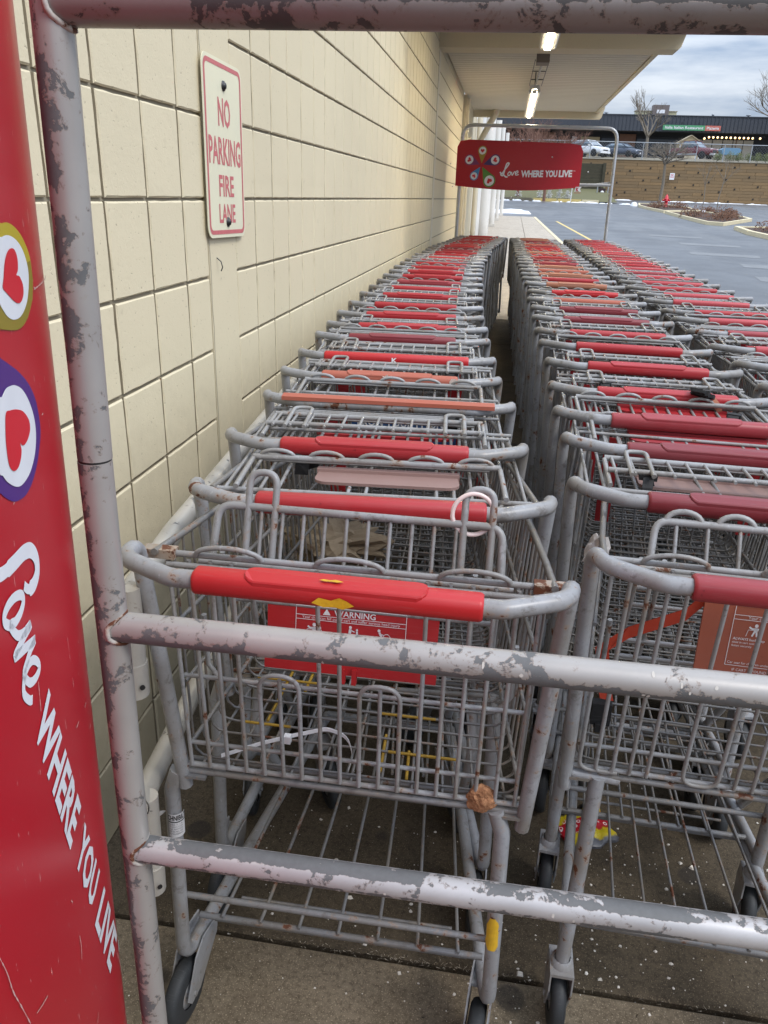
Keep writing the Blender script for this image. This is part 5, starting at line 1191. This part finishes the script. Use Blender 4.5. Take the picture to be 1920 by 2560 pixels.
for x0 in (-1.12, -.72, .72, 1.06): MB().box((x0, -.07, 0), (x0 + .1, 0, 1.7)).build('trim_board', M['white_print'], sh)
tl = empty('trailer', (21.1, 87.5, up(87.5)), label='blue covered trailer just right of the maroon pickup', cat='trailer')
MB().prism([(-.75, 0, .5), (.75, 0, .5), (.95, 0, .95), (.7, 0, 1.12), (-.7, 0, 1.12), (-.95, 0, .95)], (0, 1.4, 0)).build('cover', flat('blue tarpaulin', (.12, .25, .38), .5), tl)
for s in (-1, 1): MB().lathe([(0, -.08), (.28, -.08), (.28, .08), (0, .08)], 14, Matrix.Rotation(R(90), 4, 'Y')).build('wheel', M['car_tyre'], tl, (s * .85, .7, .28))

# planting
def leafball(m, c, rx, rz, n, size, rnd, flatn=0):
    for _ in range(n):
        u = Vector((rnd.gauss(0, 1), rnd.gauss(0, 1), rnd.gauss(0, 1))).normalized() * (rnd.random() ** .45); p = Vector((c[0] + u.x * rx, c[1] + u.y * rx, c[2] + abs(u.z) * rz))
        a = Vector((rnd.uniform(-1, 1), rnd.uniform(-1, 1), rnd.uniform(-1, 1))).normalized(); b = a.orthogonal().normalized(); s = size * rnd.uniform(.6, 1.4)
        m.add([p, p + a * s + b * s * .3, p + a * s * 1.8, p + a * s - b * s * .3], [(0, 1, 2, 3)])
M['shrub'] = flat('yellow-green shrub', (.10, .12, .03), .8, 0, .4, 5); M['brown_leaf'] = flat('dry brown leaves', (.13, .062, .035), .9, 0, .45, 12); M['frosty'] = flat('snow-dusted twigs', (.45, .45, .44), .8, 0, .3, 6)
for i, x in enumerate((18.6, 19.7, 20.5, 21.35, 22.15, 22.9)):
    s = empty('shrub', (x, 81.8, up(81.8)), label=('round yellow-green shrub nearest the pickup along the fence', 'second round shrub from the pickup along the fence', 'third round shrub from the pickup along the fence', 'fourth round shrub from the pickup along the fence', 'fifth round shrub from the pickup along the fence', 'sixth shrub from the pickup, at the right of the fence')[i], cat='shrub', group='shrubs behind the chain link fence')
    m = MB(); leafball(m, (0, 0, .15), .42, .72, 420, .07, rnd); m.build('foliage', M['shrub'], s); MB().tube([(0, 0, 0), (0, 0, .3)], .03, 5).build('stem', M['bark'], s)
def branch(m, p, d, l, r, dep, rnd, spread, upw):
    q = p; pts = [p]; dd = d.copy()
    for k in range(3):
        dd = (dd + Vector((rnd.uniform(-1, 1), rnd.uniform(-1, 1), rnd.uniform(-.5, .7))) * .16).normalized(); q = q + dd * l / 3; pts.append(q)
    m.tube(pts, r, 5 if dep > 1 else 3, cap=False, r2=r * .55)
    if dep == 0: return
    for k in range(rnd.randint(3, 4)):
        t = rnd.uniform(.35, 1.0); base = pts[min(3, int(t * 3) + 1)]
        nd = (dd + Vector((rnd.uniform(-1, 1), rnd.uniform(-1, 1), rnd.uniform(-.35, .5) + upw)) * spread).normalized()
        branch(m, base, nd, l * rnd.uniform(.55, .8), r * .55, dep - 1, rnd, spread, upw)
def tree(x, y, z, trunk_h, size, r, dep, label, group=None, mat='bark', spread=.85, upw=.15, seed=1, limbs=6):
    rn = random.Random(seed); t = empty('bare_tree', (x, y, z), label=label, cat='tree', group=group)
    top = Vector((rn.uniform(-.1, .1), 0, trunk_h)); MB().tube([(0, 0, -.1), (rn.uniform(-.05, .05), 0, trunk_h * .5), top], r, 8, r2=r * .7).build('trunk', M[mat], t)
    m = MB()
    for k in range(limbs):
        a = 2 * math.pi * k / limbs + rn.uniform(-.4, .4); branch(m, top - Vector((0, 0, rn.uniform(0, .25) * trunk_h * .4)), Vector((math.cos(a) * spread, math.sin(a) * spread, rn.uniform(.35, 1.1) + upw)).normalized(), size * rn.uniform(.7, 1.1), r * .55, dep, rn, spread, upw)
    m.build('crown', M[mat], t); return t
tree(14.1, 95, up(95), 2.3, 1.9, .20, 3, 'bare tree in front of the dark fascia below the roof unit', seed=3, spread=.6, limbs=5)
tree(12.14, 70.5, 1.48, 3.2, .95, .13, 4, 'slim bare tree standing against the timber retaining wall', seed=8, spread=1.2, upw=.0, limbs=8)
tree(30.2, 101, up(101), 2.6, 3.3, .28, 4, 'large bare tree at the right edge above the shop roof', seed=5, spread=.9, limbs=6)
tree(2.6, 65.5, 1.45, 2.2, 1.7, .12, 4, 'reddish bare tree just above the top of the red sign', mat='red_bark', seed=12, spread=1.1, limbs=8)
tree(.6, 69, 1.7, 2.6, 1.7, .12, 4, 'reddish bare tree beside the far white columns', mat='red_bark', seed=15, spread=1.1, limbs=8)
tree(11.45, 51.9, .99, 1.7, .7, .03, 2, 'young sapling on the mulch island, farther of the two', 'saplings on the mulch island', seed=21, spread=.5, limbs=4)
tree(11.42, 48.1, .89, 1.9, .8, .032, 2, 'young sapling on the mulch island, nearer of the two', 'saplings on the mulch island', seed=22, spread=.5, limbs=4)
# islands
M['mulch'] = flat('dark mulch', (.05, .028, .02), .95, 0, .4, 6)
def island(pts, label, clumps):
    o = empty('traffic_island', (pts[0][0], pts[0][1], -.13 + rise(pts[0][1])), label=label, cat='traffic island'); O = Vector(o.location)
    def P(x, y, h): return Vector((x, y, -.13 + rise(y) + h)) - O
    n = len(pts); cx = sum(p[0] for p in pts) / n; cy = sum(p[1] for p in pts) / n
    ins = [(p[0] + (cx - p[0]) * .09, p[1] + (cy - p[1]) * .06) for p in pts]
    m = MB(); m.add([P(*p, .0) for p in pts] + [P(*p, .15) for p in pts] + [P(*p, .15) for p in ins] + [P(*p, .05) for p in ins], [(i + a * n, (i + 1) % n + a * n, (i + 1) % n + (a + 1) * n, i + (a + 1) * n) for a in range(3) for i in range(n)]); m.build('kerb', M['pale_kerb'], o)
    m = MB(); m.add([P(*p, .10) for p in ins], [tuple(range(n))]); m.build('mulch_bed', M['mulch'], o)
    return o
island([(9.1, 61), (9.0, 57), (9.2, 51.6), (11.9, 54.2), (12.3, 60), (11.6, 66), (9.8, 66)], 'kerbed mulch island holding the red fire hydrant', 0)
island([(9.15, 50.9), (9.0, 44), (9.0, 39.4), (9.6, 38.8), (12.4, 44.6), (12.6, 47), (11.8, 53.2)], 'kerbed mulch island with two saplings and brown shrubs', 0)
island([(9.4, 36.2), (9.1, 33), (9.2, 29.8), (13.5, 29.5), (14, 36), (12.5, 37.2)], 'kerbed mulch island nearest the carts at the right edge', 0)
for i, (x, y, rx, rz, lb) in enumerate(((9.8, 57.5, .75, .45, 'dry brown shrub left of the fire hydrant'), (11.3, 58.5, .8, .4, 'dry brown shrub right of the fire hydrant'), (9.7, 45.5, .8, .6, 'dry brown shrub at the left of the sapling island'), (10.4, 42.6, .9, .65, 'dry brown shrub at the front tip of the sapling island'), (11.2, 45.2, .8, .5, 'dry brown shrub between the two saplings'), (11.9, 47.3, .6, .4, 'small dry brown shrub at the right of the sapling island'), (10.4, 33.5, 1.0, .55, 'dry brown shrub on the nearest mulch island'), (12.0, 52.6, .5, .3, 'low dry shrub in the gap between two mulch islands'))):
    s = empty('dry_shrub', (x, y, rise(y) - .03), label=lb, cat='shrub', group='dry shrubs on the mulch islands'); m = MB(); leafball(m, (0, 0, 0), rx, rz, 420, .075, rnd); m.build('foliage', M['brown_leaf'], s)
    MB().tube([(0, 0, -.05), (.02, 0, rz * .6)], .025, 5).build('stem', M['bark'], s)
hy = empty('fire_hydrant', (10.87, 60.6, rise(60.6) - .04), label='red fire hydrant on the mulch island below the retaining wall', cat='fire hydrant'); M['hyd'] = flat('hydrant red', (.6, .03, .05), .45)
MB().lathe([(.16, 0), (.16, .06), (.12, .07), (.12, .48), (.155, .49), (.155, .55), (.12, .56), (.115, .64), (.07, .74), (.035, .76), (.035, .82), (0, .82)], 16).build('barrel', M['hyd'], hy)
for s, nm in ((-1, 'hose_outlet'), (1, 'hose_outlet')): MB().lathe([(.06, 0), (.06, .1), (.075, .1), (.075, .15), (0, .15)], 12, Matrix.Translation((s * .1, 0, .42)) @ Matrix.Rotation(R(90 * s), 4, 'Y')).build(nm, M['hyd'], hy)
MB().lathe([(.08, 0), (.08, .1), (.095, .1), (.095, .15), (0, .15)], 12, Matrix.Translation((0, -.1, .4)) @ Matrix.Rotation(R(90), 4, 'X')).build('pumper_outlet', M['hyd'], hy)
bn = empty('donation_bin', (7.88, 74.5, 1.5), label='dark bin with white and red emblem between two pale posts', cat='bin'); MB().box((-.28, 0, 0), (.28, .5, 1.05)).build('box', flat('dark bin', (.04, .02, .022), .5), bn)
MB().lathe([(.0, -.012), (.15, -.01), (.15, 0)], 14, Matrix.Translation((0, -.001, .72)) @ Matrix.Rotation(R(90), 4, 'X') @ Matrix.Scale(-1, 4, (0, 0, 1))).build('emblem', M['white_print'], bn); MB().box((-.06, -.012, .25), (.06, 0, .58)).build('emblem', M['heart_red'], bn)
for i, x in enumerate((7.42, 8.32)): tag(MB().tube([(0, 0, 0), (0, 0, 1.25)], .05, 8).build('bollard', M['galv'], None, (x, 74.2, 1.5)), ('pale bollard left of the dark bin', 'pale bollard right of the dark bin')[i], 'bollard')
tag(MB().tube([(0, 0, 0), (.02, 0, 1.35)], .028, 6).build('marker_post', M['white_print'], None, (4.67, 66, 1.3)), 'thin white marker post before the yellow kerb', 'marker post')
for i, (x0, x1_, mt) in enumerate(((-3.4, 1.75, 'earth'), (1.8, 3.7, 'yellow_paint'), (3.72, 5.6, 'yellow_paint'), (5.62, 6.95, 'pale_kerb'))):
    tag(MB().prism([(x0, 0, 0), (x0 + .05, 0, .26), (x1_ - .05, 0, .26), (x1_, 0, 0)], (0, .35, 0)).build('kerb_block', M[mt], None, (0, 67, 1.32)), ('long brown kerb block at the left below the red sign', 'yellow kerb block left of the thin marker post', 'yellow kerb block right behind the thin marker post', 'pale kerb block nearest the dark bin')[i], 'kerb')
for i, (x, y, s_) in enumerate(((.64, 69, .5), (2.41, 69, .5), (3.1, 68.6, .6), (3.95, 69, .75), (4.6, 68.7, .6))):
    s = empty('frosted_shrub', (x, y, 1.6), label=('snow-dusted shrub at the left, alone under the red sign', 'small snow-dusted shrub second from the left under the sign', 'wide snow-dusted shrub in the middle of the bank', 'tall snow-dusted shrub left of the marker post', 'snow-dusted shrub directly behind the marker post')[i], cat='shrub', group='snow-dusted shrubs on the bank')
    m = MB(); leafball(m, (0, 0, .05), .3, s_, 150, .07, rnd); m.build('foliage', M['frosty'], s); m = MB(); [m.tube([(0, 0, 0), (rnd.uniform(-.15, .15), 0, s_ * rnd.uniform(.8, 1.4))], .022, 4) for _ in range(4)]; m.build('stem', M['frosty'], s)
def heap(pts, h, name='snow'):
    m = MB()
    for x, y, rx, ry, hh in pts:
        n = 12; base = -.14 + rise(y); ring = [(x + rx * math.cos(2 * math.pi * k / n) * rnd.uniform(.75, 1.15), y + ry * math.sin(2 * math.pi * k / n) * rnd.uniform(.75, 1.15), base) for k in range(n)]
        mid = [(x + (p[0] - x) * .6, y + (p[1] - y) * .6, base + hh * rnd.uniform(.6, .9)) for p in ring]; m.add(ring + mid + [(x, y, base + hh)], [(k, (k + 1) % n, (k + 1) % n + n, k + n) for k in range(n)] + [(k + n, (k + 1) % n + n, 2 * n) for k in range(n)], True)
    tag(m.build(name, M['snow']), kind='stuff')
heap([(-1.2, 44, 1.1, .8, .22), (.1, 44.2, 1.0, .7, .22), (.75, 44, .55, .5, .16)], .2, 'snow_bank')
heap([(rnd.uniform(-2, 9), rnd.uniform(65.8, 66.8), rnd.uniform(.1, .4), .2, rnd.uniform(.04, .12)) for _ in range(26)] + [(rnd.uniform(8, 26), rnd.uniform(78.5, 79.5), rnd.uniform(.2, .9), .25, rnd.uniform(.04, .12)) for _ in range(26)] + [(9.1, 63, .3, .3, .3), (11.7, 52.4, .22, .2, .25), (7.9, 72.5, .8, .5, .3)], .1)
# ------------------------------------------------------------------ small things among the carts
rs = random.Random(3)
def crumple(name, mat, loc, sx, sy, sz, label, cat, seed, amp=.45, sub=3):
    bm = bmesh.new(); bmesh.ops.create_icosphere(bm, subdivisions=sub, radius=1); off = Vector((seed * 3.1, seed * 1.7, seed))
    for v in bm.verts:
        a = noise.noise(v.co * 1.6 + off) * amp + noise.noise(v.co * 4.2 + off) * amp * .6 + (abs(noise.noise(v.co * 7 + off)) - .2) * amp * .7; v.co = v.co * (1 + a); v.co = Vector((v.co.x * sx, v.co.y * sy, v.co.z * sz))
    me = bpy.data.meshes.new(name); bm.to_mesh(me); bm.free(); me.materials.append(mat); o = obj(name, me, None, loc); return tag(o, label, cat)
gk = G('kraft paper'); nk = gk.noise(gk.co(), 14, 5); gk.set(gk.mix(nk, (.30, .235, .16), (.21, .16, .105)), .8); gk.bump(gk.noise(gk.co(), 60, 6), .5, .004)
crumple('crumpled_paper', gk.m, (-.335, 1.615, .685), .105, .075, .05, 'crumpled brown paper lying in the basket of the front cart', 'paper', 2, .6, 4)
crumple('crumpled_tissue', flat('grey tissue', (.36, .33, .31), .85, 0, .3, 40), (.178, 1.10, .955), .017, .02, .026, 'grey crumpled tissue stuck to the rim of the middle row front cart', 'tissue', 5, .5, 3)
gc = G('crumbly brown clump'); nc_ = gc.noise(gc.co(), 90, 6, .7); gc.set(gc.mix(gc.ramp(nc_, .35, .65), (.20, .085, .035), (.52, .26, .13)), .9); gc.bump(nc_, 1.0, .006)
crumple('brown_clump', gc.m, (.036, .922, .612), (.022), .011, .024, 'round crumbly brown clump stuck on the lower rear basket wire', 'clump', 7, .22, 4)
# clear plastic ring on the seat loop
ring = empty('plastic_ring', (-.012, .958, 1.058), label='translucent pale pink plastic ring hooked over a cart seat loop', cat='ring')
gr = G('translucent plastic'); gr.set((.86, .70, .66), .3); gr.b.inputs['Transmission Weight'].default_value = .15; gr.b.inputs['Subsurface Weight'].default_value = 0
MB().tube([(.0275 * math.cos(2 * math.pi * k / 40), .006 * math.sin(2 * math.pi * k / 40 + .6), .0275 * math.sin(2 * math.pi * k / 40)) for k in range(40)], .0031, 10, closed=True).build('band', gr.m, ring)
# cable tie in the basket
ct = empty('cable_tie', (-.27, .98, .625), label='white cable tie lying looped on the basket floor of the front cart', cat='cable tie'); m = MB()
tp = [(-.105, -.05, -.004), (-.05, -.02, .004), (0, .0, .012), (.05, .022, .016), (.085, .018, .008), (.098, -.002, -.012), (.094, -.02, -.028)]
tp = [tuple(p) for p in fillet(tp, .03, 4)]; vs = []
for p in tp: vs += [(p[0], p[1], p[2] - .0035), (p[0], p[1], p[2] + .0035), (p[0], p[1] + .0012, p[2] + .0035), (p[0], p[1] + .0012, p[2] - .0035)]
m.add(vs, [(4 * i + k, 4 * i + (k + 1) % 4, 4 * i + 4 + (k + 1) % 4, 4 * i + 4 + k) for i in range(len(tp) - 1) for k in range(4)]); m.build('strap', M['white_print'], ct); MB().box((-.014, -.012, .003), (-.003, -.002, .017)).build('head', M['white_print'], ct)
# snack wrapper on the floor
gw = G('snack wrapper'); cw_ = gw.co(); vw = gw.vor(gw.co(scale=(1, 1, .2)), 62); nw = gw.noise(cw_, 26, 3); sx = gw.n('ShaderNodeSeparateXYZ'); gw.l(cw_, sx.inputs[0]); v_ = gw.mat('ADD', sx.outputs['Y'], gw.mat('MULTIPLY', gw.mat('SUBTRACT', nw, .5), .05))
v_ = gw.mat('ADD', v_, .5)
ring_ = gw.mat('MULTIPLY', gw.ramp(vw.outputs['Distance'], .30, .36, (1, 1, 1, 1), (0, 0, 0, 1)), gw.ramp(vw.outputs['Distance'], .17, .22))
cc = gw.mix(gw.ramp(v_, .452, .455), (.10, .10, .11), (.52, .40, .015)); red_ = gw.mat('MULTIPLY', gw.ramp(v_, .478, .481), gw.ramp(v_, .522, .525, (1, 1, 1, 1), (0, 0, 0, 1)))
cc = gw.mix(red_, cc, (.36, .012, .022)); cc = gw.mix(gw.mat('MULTIPLY', ring_, red_), cc, (.75, .6, .58)); cc = gw.mix(gw.ramp(v_, .545, .548), cc, (.02, .02, .02))
gw.set(cc, .22, 0, .6); N_ = 16; m = MB(); vs = []
for j in range(N_):
    for i in range(N_):
        u, v = i / (N_ - 1) - .5, j / (N_ - 1) - .5; p = Vector((u * .135 + v * .03, v * .125, 0)); h = .012 * (1 - 4 * u * u) * (1 - 4 * v * v) + .008 * noise.noise(Vector((u * 7, v * 7, 3))) + .012; vs.append((p.x + .01 * noise.noise(Vector((v * 5, u, 1))), p.y + .01 * noise.noise(Vector((u * 5, v, 9))), max(.003, h)))
f_ = [(j * N_ + i, j * N_ + i + 1, (j + 1) * N_ + i + 1, (j + 1) * N_ + i) for j in range(N_ - 1) for i in range(N_ - 1)]; m.add(vs, f_, True); m.add([(a, b, max(.001, c * .3)) for a, b, c in vs], [q[::-1] for q in f_])
wo = tag(m.build('snack_wrapper', gw.m, None, (.318, 1.535, 0)), 'torn yellow and red snack wrapper on the floor under the middle row', 'wrapper'); wo.rotation_euler = (0, 0, R(32))
# chips of salt, paint and litter on the concrete
gd = G('pale flecks'); oi = gd.noise(gd.n('ShaderNodeNewGeometry').outputs['Position'], 37, 2); gd.set(gd.mix(oi, (.80, .76, .70), (.38, .32, .24)), .85); m = MB()
for k in range(900):
    near = k < 620; x, y = (rs.uniform(-.6, .75), rs.uniform(.78, 1.5)) if near else (rs.uniform(-.7, 1.2), rs.uniform(1.3, 2.6))
    if rs.random() < .5: x = rs.gauss(.35, .25)
    r_ = min(.0085, rs.lognormvariate(-6.45, .75)); n = rs.randint(4, 6); a0 = rs.uniform(0, 6.28); el = rs.uniform(.5, 1)
    base = [(x + r_ * math.cos(a0 + 6.283 * i / n) * rs.uniform(.7, 1.2), y + r_ * el * math.sin(a0 + 6.283 * i / n) * rs.uniform(.7, 1.2), .0006) for i in range(n)]; tp = [(x + (p[0] - x) * .7, y + (p[1] - y) * .7, .0012 + r_ * rs.uniform(.2, .7)) for p in base]
    m.add(base + tp, [tuple(range(n, 2 * n))] + [(i, (i + 1) % n, (i + 1) % n + n, i + n) for i in range(n)])
tag(m.build('litter_flecks', gd.m), kind='stuff')
m = MB()
for k in range(260):
    x = rs.uniform(-.6, .62); x = x if rs.random() < .4 else rs.gauss(-.05, .12); y = 1.105 + rs.gauss(0, .0045); a = rs.uniform(0, 3.14); l = rs.uniform(.003, .011); z = rs.uniform(-.006, .003)
    m.add([(x, y, z), (x + math.cos(a) * l, y + math.sin(a) * l * .5, z + rs.uniform(0, .004)), (x + math.cos(a) * l + .001, y + math.sin(a) * l * .5 + .001, z + .001)], [(0, 1, 2)])
tag(m.build('joint_debris', flat('dry straw bits', (.34, .29, .22), .9, 0, .4, 70)), kind='stuff')
m = MB()
for k in range(150):
    x, y = rs.uniform(-.6, .7), rs.uniform(.78, 1.7); a = rs.uniform(0, 6.28); l = rs.uniform(.003, .012)
    m.add([(x, y, .0008), (x + math.cos(a) * l, y + math.sin(a) * l, .003), (x + math.cos(a + .25) * l * .8, y + math.sin(a + .25) * l * .8, .001)], [(0, 1, 2)])
tag(m.build('dark_crumbs', flat('dark crumbs', (.03, .022, .015), .9)), kind='stuff')
# yellow paint left on some floor wires of the front basket
m = MB(); hbx = lambda y: .232 - .088 * (y - .092) / .77
zb_ = lambda y: .606 + .085 * (y - .092) / .77
for i, xa, xb in ((3, -.2, -.12), (7, -.21, -.1), (9, -.20, -.05), (11, -.2, -.09), (14, -.19, -.03), (5, .02, .12), (2, .05, .16)):
    y = .104 + .758 * i / 27; m.tube([(xa, y, zb_(y)), (xb, y, zb_(y))], .0026, 6)
for t, a, b in ((-.8, .2, .42), (-.6, .28, .5), (.2, .12, .2), (.4, .11, .17)):
    m.tube([(t * hbx(y) * .93, y, zb_(y) - .004) for y in (a, b)], .0028, 6)
tag(m.build('paint_patch', flat('yellow wire paint', (.32, .19, .015), .6, 0, .5, 160), CARTS[1][0]), kind='stuff')
